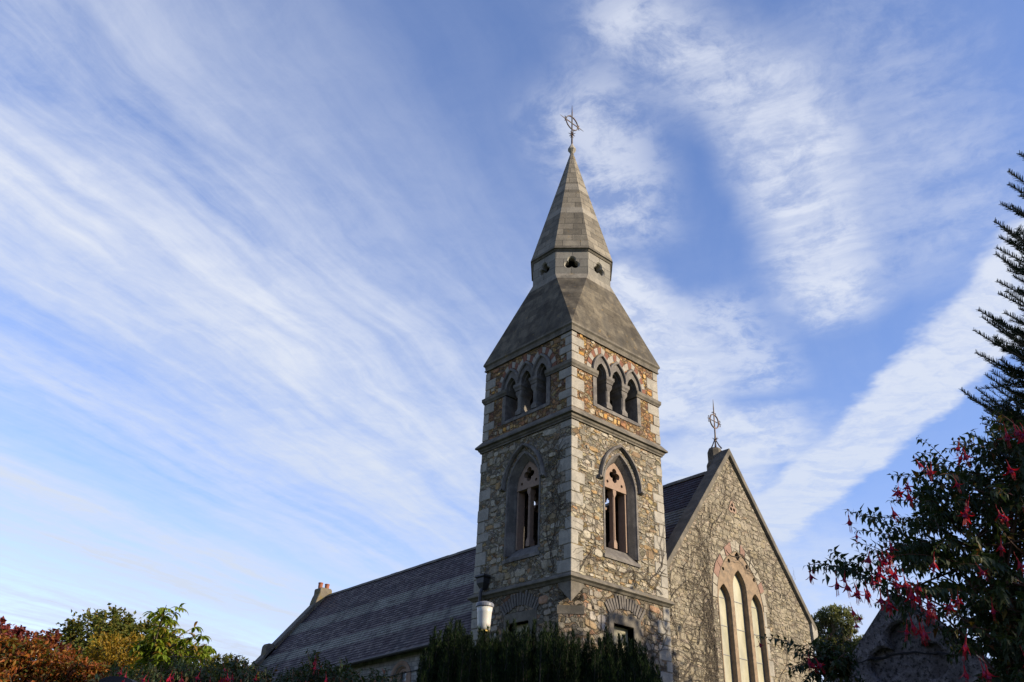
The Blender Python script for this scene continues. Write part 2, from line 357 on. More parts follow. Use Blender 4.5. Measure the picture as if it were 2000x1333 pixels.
M['lstone'] = fieldstone('lower_face_stone', even([(0.218,0.184,0.132), (0.253,0.213,0.155), (0.184,0.161,0.121), (0.276,0.230,0.172), (0.230,0.167,0.098), (0.207,0.178,0.138), (0.287,0.172,0.103), (0.241,0.213,0.172), (0.322,0.287,0.241), (0.196,0.161,0.115)]))
M['bstone'] = fieldstone('belfry_face_stone', even([(0.360,0.210,0.072), (0.192,0.102,0.060), (0.312,0.252,0.156), (0.396,0.252,0.096), (0.240,0.144,0.072), (0.324,0.276,0.198), (0.156,0.084,0.054), (0.288,0.180,0.084), (0.360,0.312,0.228), (0.456,0.240,0.060), (0.228,0.180,0.120), (0.264,0.132,0.066)]), lichen=(.22,.18,.12,1))
M['gstone'] = fieldstone('gable_face_stone', even([(0.214,0.183,0.130), (0.234,0.201,0.145), (0.195,0.169,0.121), (0.247,0.214,0.154), (0.221,0.188,0.134), (0.204,0.172,0.121), (0.227,0.192,0.127), (0.260,0.226,0.166), (0.208,0.182,0.136)]), lichen=(.26,.24,.19,1))
M['side'] = ashlar('side_wall_stone', (0.181, 0.176, 0.163, 1), (0.242, 0.230, 0.206, 1), 0.34, 0.17, True, 0.014, (0.049, 0.045, 0.042, 1), 0.25, None, 0.0)
M['quoin'] = ashlar('quoin_granite', (0.215, 0.20, 0.168, 1), (0.285, 0.262, 0.215, 1), stain=0.3, lichen=0.12)
M['lime'] = ashlar('weathered_limestone', (0.085, 0.077, 0.070, 1), (0.165, 0.150, 0.130, 1), stain=0.55, lichen=0.06)
M['string'] = ashlar('string_stone', (0.085, 0.076, 0.060, 1), (0.145, 0.128, 0.10, 1), stain=0.6, lichen=0.25)
M['spire'] = ashlar('spire_stone', (0.130, 0.116, 0.090, 1), (0.185, 0.163, 0.123, 1), 0.62, 0.31, True, 0.014, (0.036, 0.034, 0.027, 1), 0.35, [(22.27, 22.62), (20.92, 21.24)], 0.5, 0.95)
M['drum'] = ashlar('drum_stone', (0.170, 0.157, 0.133, 1), (0.212, 0.200, 0.166, 1), 0.55, 0.33, True, 0.014, (0.042, 0.039, 0.034, 1), 0.2, None, 0.12)
M['broach'] = ashlar('broach_stone', (0.050, 0.043, 0.032, 1), (0.112, 0.096, 0.068, 1), 0.9, 0.30, True, 0.007, (0.025, 0.022, 0.018, 1), 0.7, [(17.72, 18.01)], 0.35, 0.3)
M['pink'] = plain('pink_sandstone', (0.225, 0.158, 0.115), 0.85, 0.22, 9, 0.15, bs=0.35)
M['ochre'] = plain('ochre_sandstone', (0.205, 0.150, 0.098), 0.88, 0.35, 7, 0.15, col2=(0.15, 0.115, 0.08), bs=0.4)
M['redstone'] = plain('red_sandstone', (0.206, 0.091, 0.060), 0.88, 0.3, 10, 0.15, bs=0.4)
M['brick'] = plain('brownish_red_stone', (0.151, 0.070, 0.045), 0.88, 0.35, 10, 0.15, bs=0.4)
M['palestone'] = plain('pale_stone', (0.242, 0.221, 0.181), 0.88, 0.25, 10, 0.15, bs=0.4)
M['slabs'] = plain('thin_slate_voussoirs', (0.102, 0.091, 0.079), 0.85, 0.4, 10, 0.2, bs=0.5)
M['dark'] = plain('interior_timber', (0.030, 0.024, 0.018), 0.9, 0.3, 6)
M['iron'] = plain('rusty_wrought_iron', (0.038, 0.032, 0.030), 0.6, 0.4, 20, 0.4, 0.3, (0.097, 0.042, 0.018))
M['castiron'] = plain('black_cast_iron', (0.015, 0.015, 0.017), 0.5, 0.3, 14, 0.4)
M['clay'] = plain('terracotta_pot', (0.218, 0.079, 0.042), 0.8, 0.25, 14)
M['render'] = plain('lichened_render', (0.121, 0.102, 0.072), 0.9, 0.3, 6, col2=(0.127, 0.102, 0.042), bs=0.4)
M['lead'] = plain('lead_bar', (0.133, 0.133, 0.139), 0.5, 0.2, 14, 0.4, 0.3)

def slate_mat():
    m_, t, b = newmat('purple_slate', 0.6, 0.25)
    tc = t.new('ShaderNodeTexCoord'); co = tc.outputs['Object']; x, y, _ = t.sep(tc.outputs['UV'])
    w, h = 0.26, 0.19
    row = t.m('FLOOR', t.m('DIVIDE', y, h)); xs = t.m('ADD', t.m('DIVIDE', x, w), t.m('MULTIPLY', row, 0.5)); cm = t.m('FLOOR', xs)
    wn = t.new('ShaderNodeTexWhiteNoise', noise_dimensions='2D'); t.put(wn.inputs['Vector'], t.xyz(cm, row, 0)); rn = wn.outputs[0]
    fx = t.m('FRACT', xs); ex = t.m('MINIMUM', fx, t.m('SUBTRACT', 1.0, fx)); j = t.ss(ex, 0.015, 0.05)
    pur = t.ramp(rn, [(0, (0.025, 0.017, 0.020)), (0.35, (0.035, 0.022, 0.027)), (0.7, (0.031, 0.024, 0.027)), (0.93, (0.047, 0.030, 0.034)), (0.97, (0.101, 0.085, 0.090)), (1, (0.040, 0.030, 0.034))])
    grn = t.ramp(rn, [(0, (0.084, 0.084, 0.068)), (0.5, (0.127, 0.128, 0.100)), (0.9, (0.176, 0.170, 0.134)), (1, (0.079, 0.066, 0.058))])
    yn = t.m('ADD', y, t.m('MULTIPLY', t.m('SUBTRACT', t.noise(co, 2.3, 5, 0.75), 0.5), 0.22))
    bd = t.m('MAXIMUM', t.m('MULTIPLY', t.ss(yn, 2.22, 2.28), t.ss(yn, 3.12, 3.18, 1, 0)), t.m('MULTIPLY', t.ss(yn, 4.62, 4.68), t.ss(yn, 5.40, 5.46, 1, 0)))
    c = t.mix(t.m('MULTIPLY', bd, t.ss(t.noise(co, 1.1, 5, .75), .36, .52, .45, 1)), pur, grn)
    stv = t.noise(t.xyz(t.m('ADD', t.m('MULTIPLY', x, 1.6), t.m('MULTIPLY', y, 0.5)), t.m('MULTIPLY', y, 0.22), 0), 1.0, 5, 0.65)
    c = t.mix(t.m('MULTIPLY', t.ss(stv, 0.52, 0.62), 0.8), c, (0.032, 0.029, 0.032, 1))
    fl = t.ss(t.noise(co, 11, 4, 0.8), 0.66, 0.72)
    c = t.mix(t.m('MULTIPLY', fl, 0.6), c, (0.24, 0.24, 0.23, 1))
    c = t.mix(1.0, c, t.ramp(t.noise(co, 0.8, 4), [(0.3, 0.75), (0.7, 1.3)]), 'MULTIPLY')
    c = t.mix(t.m('SUBTRACT', 1.0, j), c, (0.014, 0.014, 0.018, 1))
    t.put(b.inputs['Base Color'], c)
    t.put(b.inputs['Roughness'], t.ss(rn, 0, 1, 0.5, 0.8))
    bump(t, b, t.m('ADD', t.m('ADD', j, t.m('MULTIPLY', rn, 0.8)), t.m('MULTIPLY', t.noise(co, 18, 3), 0.5)), 0.6, 0.012)
    return m_
M['slate'] = slate_mat()

def pane_mat():
    m_, t, b = newmat('pale_window_sheet', 0.35, 0.5)
    co = t.new('ShaderNodeTexCoord').outputs['Object']
    c = t.mix(t.ss(t.noise(t.vm('MULTIPLY', co, (1, 1, 0.45)), 1.7, 4, 0.6), 0.35, 0.65), (0.235, 0.22, 0.145, 1), (0.35, 0.325, 0.215, 1))  # cream variation puts soft reflections into the pane's colour
    t.put(b.inputs['Base Color'], c); bump(t, b, t.noise(co, 2.6, 3), 0.35, 0.03)
    return m_
M['pane'] = pane_mat()
M['oldglass'] = plain('mottled_old_glass', (0.211, 0.236, 0.248), 0.25, 0.5, 26, 0.6, col2=(0.050, 0.056, 0.062))
M['board'] = plain('pale_boarded_window', (0.285, 0.260, 0.174), 0.6, 0.15, 5)

# ------------------------------------------------------------------ the church
church = empty('church', (6, 10, 0), 'grey and ochre rubble stone church with square corner tower, stone spire and steep slate roof', 'church')
TC = Vector((2, 2, 0))
def face_frame(k_):                       # (u, v, w): u along the wall, v up, w out of the wall
    a = -PI / 2 * k_; c, s_ = round(math.cos(a)), round(math.sin(a))
    def F(u_, v_, w_):
        x, y = u_ - 2, -w_ - 2
        return (2 + x * c - y * s_, 2 + x * s_ + y * c, v_)
    return F
LX = 2.03; Z_STR2 = 11.95; Z_STR1 = 7.38; Z_EAVE = 14.9
LH, LSP, LR, LB = 0.69, 10.33, 1.08, 8.27
def hgt(u_, half, cx, spring, rise):
    r_ = (half * half + rise * rise) / (2 * half); q = abs(u_ - cx) + r_ - half
    return spring + math.sqrt(max(0, r_ * r_ - q * q)) if abs(u_ - cx) <= half else spring
BC = [1.29, 2.0, 2.71]; BSP = 13.86
def tops(u_, half, rise): return max(hgt(u_, half, c_, BSP, rise) for c_ in BC)
def bel_outline(half, rise, bottom, n=60):
    u0_, u1_ = BC[0] - half, BC[2] + half
    return [(u0_, bottom), (u0_, BSP)] + [(u0_ + (u1_ - u0_) * i / n, tops(u0_ + (u1_ - u0_) * i / n, half, rise)) for i in range(1, n)] + [(u1_, BSP), (u1_, bottom)]
rq = random.Random(5); QB = {0: [], 1: []}; QM = []
for ci, (cx_, cy_, sx_, sy_) in enumerate(((0, 0, 1, 1), (4, 0, -1, 1), (0, 4, 1, -1), (4, 4, -1, -1))):
    mb = MB(); z = 7.52 if ci in (0, 3) else 3.0; i = ci
    while z < 14.86:
        h_ = rq.uniform(.24, .42)
        if 7.2 < z < 7.5: z = 7.525
        elif z < 7.2 and z + h_ + .12 > 7.3: h_ = 7.285 - z
        if z < 11.9 < z + h_ + .15: h_ = 11.93 - z
        if 11.9 < z < 12.3: z = 12.34; h_ = rq.uniform(.28, .36)
        h_ = min(h_, 14.885 - z)
        if h_ < .07: break
        if z > 12.2:
            if z < 13.6 and z + h_ > 13.45: h_ = 13.645 - z
            elif 13.6 < z < 13.87: z = 13.87; h_ = .30
        ln, sh = rq.uniform(.44, .66), rq.uniform(.20, .34)
        if z > 12.2: ln = min(ln, .56)
        lx_, ly_ = (ln, sh) if i % 2 else (sh, ln)
        if z < 12 and rq.random() < .22 and z > 7.5: z += h_; i += 1; continue
        pr_ = .010 + rq.uniform(0, .012)
        x0, x1 = sorted((cx_ - sx_ * pr_, cx_ + sx_ * min(lx_, .53))); y0, y1 = sorted((cy_ - sy_ * pr_, cy_ + sy_ * min(ly_, .53)))
        mb.box(x0, x1, y0, y1, z + .008, z + h_ - .008)
        if cy_ == 0: QB[0].append((x0 - .01, x1 + .01, z, z + h_))
        if cx_ == 0: QB[1].append((4 - y1 - .01, 4 - y0 + .01, z, z + h_))
        z += h_; i += 1
    QM.append(mb)
def inpoly(x, y, P_):
    c_ = False
    for i in range(len(P_)):
        (x1, y1), (x2, y2) = P_[i], P_[i - 1]
        if (y1 > y) != (y2 > y) and x < (x2 - x1) * (y - y1) / (y2 - y1) + x1: c_ = not c_
    return c_
def facing(mb, F, u0, u1, v0, v1, polys, rects, seed, hr=(.09, .25), wr=(.13, .42), keep=.86, mi=1, ok=None, pro=1.0):
    rr_ = random.Random(seed); v_ = v0
    while v_ < v1 - .05:
        h_ = min(rr_.uniform(*hr), v1 - v_); u_ = u0 - rr_.uniform(0, .2); ph = rr_.uniform(0, 6)
        while u_ < u1:
            w_ = rr_.uniform(*wr) * (1.25 if h_ > .19 else .85); hh = h_ * rr_.uniform(.72, 1.12); cu = u_ + w_ / 2; cv = v_ + h_ / 2 + .025 * math.sin(u_ * 2.1 + ph) + rr_.uniform(-.015, .015); u_ += w_
            if rr_.random() > keep: continue
            tilt = rr_.gauss(0, .08); ring = []
            for k_ in range(9):
                a = 2 * PI * k_ / 9 + rr_.uniform(-.22, .22); ca, sa = math.cos(a), math.sin(a); e_ = rr_.uniform(.86, 1.02)
                x = math.copysign(abs(ca) ** .55, ca) * (w_ / 2 - .008) * e_; y = math.copysign(abs(sa) ** .55, sa) * (hh / 2 - .007) * e_
                ring.append((cu + x - y * tilt, cv + y + x * tilt))
            if any(a < u0 or a > u1 or b < v0 or b > v1 for a, b in ring): continue
            if any(inpoly(a, b, P_) for P_ in polys for a, b in ring) or any(r0 < a < r1 and r2 < b < r3 for r0, r1, r2, r3 in rects for a, b in ring): continue
            if ok and not all(ok(a, b) for a, b in ring): continue
            p_ = rr_.uniform(.006, .024) * pro; ta, tb_ = rr_.gauss(0, .035), rr_.gauss(0, .05)
            def rg(sc, w0, tl): return [F(cu + (a - cu) * sc, cv + (b - cv) * sc, w0 + tl * ((a - cu) * ta + (b - cv) * tb_)) for a, b in ring]
            base = len(mb.v)
            for q in (rg(1.0, -.01, 0), rg(1.0, p_ * .45, 1), rg(.86, p_ + .006, 1)): mb.v.extend(tuple(z_) for z_ in q)
            for l_ in (0, 1):
                for k_ in range(9): mb.idx((base + l_ * 9 + k_, base + l_ * 9 + (k_ + 1) % 9, base + l_ * 9 + 9 + (k_ + 1) % 9, base + l_ * 9 + 9 + k_), mi)
            mb.idx([base + 18 + k_ for k_ in range(9)], mi)
        v_ += h_
for kf in range(4):
    F = face_frame(kf)
    e0 = 0.0 if kf % 2 == 0 else 0.0
    # walls: faces 0,2 take the full width, faces 1,3 butt between them
    a0, a1 = (0.0, 4.0) if kf % 2 == 0 else (0.55, 3.45)
    # body of the wall; the corners are carried by the full-width walls
    mb = MB(); lo = opening(LX, LH, LB, LSP, LR, 12)
    mb.plate([(a0, Z_STR1 - 0.05), (a1, Z_STR1 - 0.05), (a1, Z_STR2 + .1), (a0, Z_STR2 + .1)], [lo], F, 0, -0.55)
    if kf % 2: pass
    if kf < 2: facing(mb, F, .02, 3.98, 7.53, 11.93, [opening(LX, .76, 8.15, LSP, LR + .08), opening(LX, 1.02, 10.32, 10.42, 1.36)], QB[kf], 100 + kf, (.07, .27), (.10, .50), .84, pro=.8)
    mb.build('tower_wall', [M['tower'], M['tstone']], church)
    mb = MB(); bo = bel_outline(0.40, 0.66, 12.72)
    mb.plate([(a0, Z_STR2 + .1), (a1, Z_STR2 + .1), (a1, 15.0), (a0, 15.0)], [bo], F, 0, -0.55)
    if kf < 2: facing(mb, F, .02, 3.98, 12.34, 14.88, [bel_outline(.70, 1.0, 12.62)], QB[kf] + [(-.1, .93, 13.63, 13.9), (3.07, 4.1, 13.63, 13.9)], 110 + kf, (.08, .2), (.10, .30), .84)
    mb.build('belfry_wall', [M['belfry'], M['bstone']], church)
    # lower stage with chamfered corner
    mb = MB()
    l0, l1 = (0.0, 4.0)
    if kf == 0: l0 = 0.45
    if kf == 1: l1 = 4.0 - 0.45; l0 = 0.55
    if kf == 3: l0, l1 = 0.55, 3.45
    lw = [(1.62, 4.6), (2.42, 4.6), (2.42, 6.47), (1.62, 6.47)]
    mb.plate([(l0, -0.2), (l1, -0.2), (l1, Z_STR1 - 0.05), (l0, Z_STR1 - 0.05)], [lw] if kf < 2 else [], F, 0, -0.55)
    if kf < 2: facing(mb, F, (.5 if kf == 0 else .02), (3.98 if kf == 0 else 3.5), 3.2, 7.28, [[(1.40, 3), (1.40, 6.76), (1.45, 7.3), (2.7, 7.3), (2.75, 6.76), (2.75, 3)]], QB[kf], 120 + kf)
    mb.build('lower_wall', [M['lower'], M['lstone']], church)
    # ---- lancet
    mb = MB()
    A = lambda inset, w_, drop=0.0: [F(a, b, w_) for a, b in opening(LX, LH - inset, LB + drop, LSP, LR - inset * 1.25, 12)]
    rings = [[F(a, b, w_) for a, b in [(LX - hh, bt)] + arch(LX, hh, LSP, rs, 12) + [(LX + hh, bt)]] for hh, rs, bt, w_ in
             ((LH + .05, LR + .06, LB + 0.12, -0.01), (LH + .05, LR + .06, LB + 0.12, 0.018), (LH - .01, LR - .01, LB + 0.12, 0.018), (LH - .03, LR - .03, LB + .12, -0.02), (LH - .16, LR - .19, LB + .16, -0.20), (LH - .17, LR - .20, LB + .16, -0.25), (LH - .17, LR - .20, LB + .16, -0.56))]
    mb.loft(rings, closed_ring=False)
    win = mb.build('lancet_window', M['lime'], church)
    mb = MB()                                              # sloping sill
    pr = [(LX - .76, 8.18), (LX + .76, 8.18)]
    sec = [(0.04, 8.18), (0.04, 8.28), (-0.02, 8.31), (-0.28, 8.60), (-0.56, 8.60), (-0.56, 8.20)]
    mb.loft([[F(LX - .755, z, w_) for w_, z in sec], [F(LX + .755, z, w_) for w_, z in sec]], cap=True)
    mb.build('sill', M['lime'], win)
    mb = MB()                                              # hood mould with short returns
    hp = [(LX - .97, 10.40), (LX - .80, 10.40)] + arch(LX, LH + .11, 10.42, LR + .10, 14)[0:] + [(LX + .80, 10.40), (LX + .97, 10.40)]
    def hood_ring(off, w_):
        q = []
        n = len(hp)
        for i, (a, b) in enumerate(hp):
            if i < 1: q.append((a, b + (off - .0)))
            elif i == 1: q.append((a - off * .9, b + off))
            elif i >= n - 1: q.append((a, b + off))
            elif i == n - 2: q.append((a + off * .9, b + off))
            else:
                pa, pb = hp[max(2, i - 1)], hp[min(n - 3, i + 1)]
                dx_, dz_ = pb[0] - pa[0], pb[1] - pa[1]; l_ = math.hypot(dx_, dz_) or 1
                q.append((a - dz_ / l_ * off, b + dx_ / l_ * off))
        return [F(a, b, w_) for a, b in q]
    prof = [(0, 0.0), (0, 0.05), (0.035, 0.11), (0.085, 0.11), (0.11, 0.06), (0.11, 0.0)]
    rs_ = [hood_ring(o_, w_) for o_, w_ in prof]
    mb.loft([[rs_[j][i] for j in range(len(prof))] for i in range(len(hp))], cap=True)
    mb.build('hood_mould', M['lime'], win)
    mb = MB()                                              # tracery head with quatrefoil
    TH = LH - .175
    hd = [(LX - TH, 10.36)] + arch(LX, TH, LSP + .06, LR - .30, 12)[1:-1] + [(LX + TH, 10.36)]
    hd = [(LX - TH, 10.36)] + [q for q in arch(LX, TH, LSP, LR - .205, 12) if q[1] > 10.37] + [(LX + TH, 10.36)]
    holes = [foil(LX, 10.80, .125, .098, 4, 0, 48), circle(LX - .31, 10.55, .048, 10), circle(LX + .31, 10.55, .048, 10)]
    mb.plate(hd, holes, F, -0.21, -0.36)
    mb.build('tracery', M['pink'], win)
    mb = MB()                                              # mullion and jamb shafts
    def shaft(cu, hu, z0, z1, w0, w1):
        ch = min(hu, .03) * .95
        def ring(z, g=1.0):
            a, b = hu * g, (w0 - w1) / 2 * (1 if g == 1 else .92); cw = (w0 + w1) / 2; k2 = ch if g < 1 else 0.002
            return [F(cu + x, z, cw + y) for x, y in ((-a + k2, b), (a - k2, b), (a, b - k2), (a, -b + k2), (a - k2, -b), (-a + k2, -b), (-a, -b + k2), (-a, b - k2))]
        mb.loft([ring(z0), ring(z0 + .16), ring(z0 + .26, .62), ring(z1 - .22, .62), ring(z1 - .12), ring(z1)], cap=True)
    shaft(LX, .070, 8.62, 10.36, -0.22, -0.44)
    mb.build('mullion', M['pink'], win)
    for sg in (-1, 1):
        mb = MB(); u_a, u_b = sorted((LX + sg * (TH - .045), LX + sg * (TH + .12)))
        p_ = [F(a, b, c_) for c_ in (-0.24, -0.50) for b in (8.61, 10.37) for a in (u_a, u_b)]
        mb.v.extend(p_)
        for q in ((0, 2, 3, 1), (4, 5, 7, 6), (0, 1, 5, 4), (2, 6, 7, 3), (0, 4, 6, 2), (1, 3, 7, 5)): mb.idx(q)
        mb.build('jamb', M['pink'], win)
    if kf > 1:  # boards added to the rear lancets to block bright sky showing through
        mb = MB()
        for i in range(9): mb.plate([(LX - .6, 8.62 + i * .195), (LX + .6, 8.62 + i * .195), (LX + .6, 8.62 + i * .195 + .187), (LX - .6, 8.62 + i * .195 + .187)], [], F, -.565, -.59)
        mb.build('sky_block_boards', M['dark'], win)
    # ---- belfry triple opening
    mb = MB()
    arch_holes = [opening(c_, .225, BSP - .005, BSP, .36, 8) for c_ in BC]
    ho = []
    for c_ in BC: ho.append([(a, b) for a, b in opening(c_, .225, BSP + 0.0, BSP + .02, .34, 8)])
    # head: outline with three arch notches open at the springing
    n = 60; u0_, u1_ = BC[0] - .38, BC[2] + .38
    outl = [(u0_, BSP)] + [(u0_ + (u1_ - u0_) * i / n, tops(u0_ + (u1_ - u0_) * i / n, .38, .63)) for i in range(1, n)] + [(u1_, BSP)]
    for c_ in reversed(BC): outl += list(reversed(arch(c_, .225, BSP, .36, 8)))
    def belplate(o_l, w0, w1): mb.plate(o_l, [], F, w0, w1)
    belplate(outl, 0.02, -0.10)
    outl2 = [(u0_, BSP)] + [(u0_ + (u1_ - u0_) * i / n, tops(u0_ + (u1_ - u0_) * i / n, .38, .60)) for i in range(1, n)] + [(u1_, BSP)]
    for c_ in reversed(BC): outl2 += list(reversed(arch(c_, .185, BSP, .29, 8)))
    belplate(outl2, -0.103, -0.5)
    for u_a, u_b in ((u0_, BC[0] - .225), (BC[2] + .225, u1_)):
        mb.plate([(u_a, 12.66), (u_b, 12.66), (u_b, BSP - .225), (u_a, BSP - .225)], [], F, 0.02, -0.5)
    arc = mb.build('belfry_opening', M['lime'], church)
    mb = MB(); sec = [(0.022, 12.64), (0.022, 12.74), (-0.03, 12.78), (-0.30, 12.99), (-0.5, 12.99), (-0.5, 12.66)]
    mb.loft([[F(BC[0] - .225, z, w_) for w_, z in sec], [F(BC[2] + .225, z, w_) for w_, z in sec]], cap=True)
    mb.build('sill', M['lime'], arc)
    for cu in (1.645, 2.355):
        mb = MB()
        def cr_(z, hu, wf, wb, ch):
            return [F(cu + x, z, y) for x, y in ((-hu + ch, wf), (hu - ch, wf), (hu, wf - ch), (hu, wb), (-hu, wb), (-hu, wf - ch))]
        mb.loft([cr_(12.80, .125, -0.0, -.46, .004), cr_(12.92, .125, -0.0, -.46, .004), cr_(13.02, .085, -.03, -.44, .035), cr_(13.40, .085, -.03, -.44, .035), cr_(13.52, .13, .0, -.47, .004), cr_(13.635, .13, .0, -.47, .004)], cap=True)
        mb.build('column', M['lime'], arc)
        mb = MB()
        mb.loft([cr_(13.635, .135, .02, -.48, .003), cr_(13.68, .15, .03, -.49, .003), cr_(13.70, .15, .03, -.49, .003), cr_(13.76, .185, .065, -.5, .003), cr_(BSP - .002, .185, .065, -.5, .003)], cap=True)
        mb.build('capital', M['lime'], arc)
    mb = MB()                                              # hood moulds over the three arches
    for c_ in BC:
        def seg(half, rise, w_):
            L_ = arch(c_, half, BSP, rise, 12); q = []
            lo_, hi_ = (c_ - .355 if c_ > 1.3 else -9), (c_ + .355 if c_ < 2.7 else 9)
            for a, b in L_:
                a2 = max(lo_, min(hi_, a)); q.append(F(a2, b if a2 == a else hgt(a2, half, c_, BSP, rise), w_))
            return q
        pr_ = [seg(.345, .585, 0.01), seg(.345, .585, 0.05), seg(.365, .61, 0.085), seg(.415, .67, 0.085), seg(.435, .695, 0.05), seg(.435, .695, -0.01)]
        mb.loft([[pr_[j][i] for j in range(6)] for i in range(len(pr_[0]))], cap=True)
    mb.build('hood_mould', M['lime'], arc)
    # relieving voussoirs, red and pale by turns
    mr, mp = MB(), MB(); cnt = 0
    for ci, c_ in enumerate(BC):
        inn = arch(c_, .455, BSP, .725, 24); ou = arch(c_, .66, BSP, .95, 24)
        for s_i in range(0, 48, 4):
            i0, i1 = s_i, s_i + 4
            q = [inn[i0], inn[i1], ou[i1], ou[i0]]
            cxm = sum(a for a, b in q) / 4; czm = sum(b for a, b in q) / 4
            if any(abs(cxm - c2) < abs(cxm - c_) - .01 for c2 in BC) or (ci and cxm < c_ and False): continue
            if max(b for a, b in q) > 14.86: q = [(a, min(b, 14.86)) for a, b in q]
            sh = .93; q = [(cxm + (a - cxm) * sh, czm + (b - czm) * sh) for a, b in q]
            (mr if cnt % 2 else mp).plate(q, [], F, 0.012 + .004 * (cnt % 3), -0.02); cnt += 1
    mr.build('voussoirs', M['brick'], arc); mp.build('voussoirs', M['palestone'], arc)
    # lower window
    if kf < 2:
        mb = MB()
        mb.plate([(1.42, 4.4), (2.73, 4.4), (2.73, 6.74), (1.42, 6.74)], [[(1.62, 4.6), (2.42, 4.6), (2.42, 6.47), (1.62, 6.47)]], F, 0.025, -0.30)
        lwn = mb.build('square_window', M['string'], church, bevel=.012)
        mb = MB(); mb.plate([(1.625, 4.605), (2.415, 4.605), (2.415, 6.465), (1.625, 6.465)], [], F, -0.20, -0.23); mb.build('pane', M['board'], lwn)
        mb = MB()
        for i in range(15):
            a = -0.62 + 1.24 * i / 14; ca, sa = math.cos(a), math.sin(a); r0 = 1.05 + random.uniform(-.02, .02); r1 = r0 + .34 + random.uniform(-.04, .05); hw = .034
            cz = 5.86
            q = [(LX + .05 + sa * r_ + ca * o_, cz + ca * r_ - sa * o_) for r_, o_ in ((r0, -hw), (r0, hw), (r1, hw * 1.15), (r1, -hw * 1.15))]
            mb.plate(q, [], F, 0.02 + random.uniform(0, .02), -0.02)
        mb.build('relieving_arch', M['slabs'], lwn)

# corner piers between the butt walls on the chamfered front corner and the pendant stop
mb = MB()
mb.face([(0.45, 0, -.2), (0.45, 0, 7.33), (0, 0.45, 7.33), (0, 0.45, -.2)])
#mb.face([(0.45, 0, -.2), (0.45, 0.55, -.2), (0.45, 0.55, 7.33), (0.45, 0, 7.33)])
#mb.face([(0, 0.45, -.2), (0, 0.45, 7.33), (0, 0.55, 7.33), (0, 0.55, -.2)])
#mb.face([(0, 0.55, -.2), (0, 0.55, 7.33), (0.45, 0.55, 7.33), (0.45, 0.55, -.2)])
mb.build('corner_chamfer', M['lower'], church, weld=True)
mb = MB()
a, b_, c_ = (0.47, -.012, 7.2), (-.012, .47, 7.2), (-.012, -.012, 6.74)
t0, t1, t2 = (0.47, -.012, 7.3), (-.012, .47, 7.3), (-.012, -.012, 7.3)
mb.face([a, t0, t2, c_]); mb.face([c_, t2, t1, b_]); mb.face([a, c_, b_]); mb.face([t0, a, b_, t1]); mb.face([t0, t1, t2])
for z0, z1, e_ in ((6.86, 6.98, .02), (6.50, 6.72, .035)):
    q = [(0.45 + e_ * 0, -e_), (0.45 + .03, -e_), (0.45, .05), (0.05, 0.45), (-e_, .48), (-e_, 0.45)]
    mb.loft([[(x, y, z) for x, y in ((0.47, -e_), (0.52, 0.04), (0.04, 0.52), (-e_, 0.47))] for z in (z0, z1)], cap=True)
mb.build('chamfer_stop', M['string'], church)
# quoins
for mb_ in QM: mb_.build('quoins', M['quoin'], church, bevel=.012)
# string courses and eaves: square rings
def sq_ring(e, z): return [(-e, -e, z), (4 + e, -e, z), (4 + e, 4 + e, z), (-e, 4 + e, z)]
def square_mould(name, prof, mat):
    mb = MB(); mb.loft([sq_ring(e, z) for e, z in prof], closed_path=True); return mb.build(name, mat, church)
square_mould('string_course', [(-.05, 12.33), (0.01, 12.33), (.165, 12.13), (.17, 12.08), (.10, 12.05), (.085, 12.00), (.05, 11.97), (.045, 11.93), (-.05, 11.93)], M['string'])
square_mould('string_course', [(-.05, 7.52), (0.01, 7.52), (.13, 7.42), (.135, 7.38), (.07, 7.34), (.03, 7.29), (-.05, 7.29)], M['string'])
square_mould('eaves_moulding', [(-.05, 15.22), (.09, 15.16), (.095, 15.10), (.05, 15.05), (.035, 14.95), (.055, 14.93), (.055, 14.885), (-.05, 14.885)], M['string'])
# impost string, broken by the openings
ip = [(-.03, 13.66), (.03, 13.66), (.04, 13.70), (.075, 13.75), (.08, 13.855), (-.03, 13.87)]
for kf in range(4):
    F = face_frame(kf)
    for u_a, u_b in ((0, BC[0] - .215), (BC[2] + .215, 4)):
        mb = MB(); ra = [F(u_a - (max(w_, 0) if u_a == 0 else 0), z, w_) for w_, z in ip]; rb = [F(u_b + (max(w_, 0) if u_b == 4 else 0), z, w_) for w_, z in ip]
        mb.loft([ra, rb], cap=True); mb.build('impost_string', M['string'], church)
    for u_a, u_b in ((BC[0] - .40, BC[0] - .19), (BC[2] + .19, BC[2] + .40)):
        mb = MB(); p_ = [(w_ if w_ > 0 else -.48, z) for w_, z in ip]
        mb.loft([[F(u_a, z, w_ - .003) for w_, z in p_], [F(u_b, z, w_ - .003) for w_, z in p_]], cap=True); mb.build('capital', M['string'], church)
# interior floors
mb = MB(); mb.box(.5, 3.5, .5, 3.5, 11.7, 12.05); mb.box(.5, 3.5, .5, 3.5, 7.9, 8.1)
for i in range(3): mb.box(1 + i * .9, 1.15 + i * .9, .5, 3.5, 11.45, 11.69)
mb.build('bell_floor', M['dark'], church)

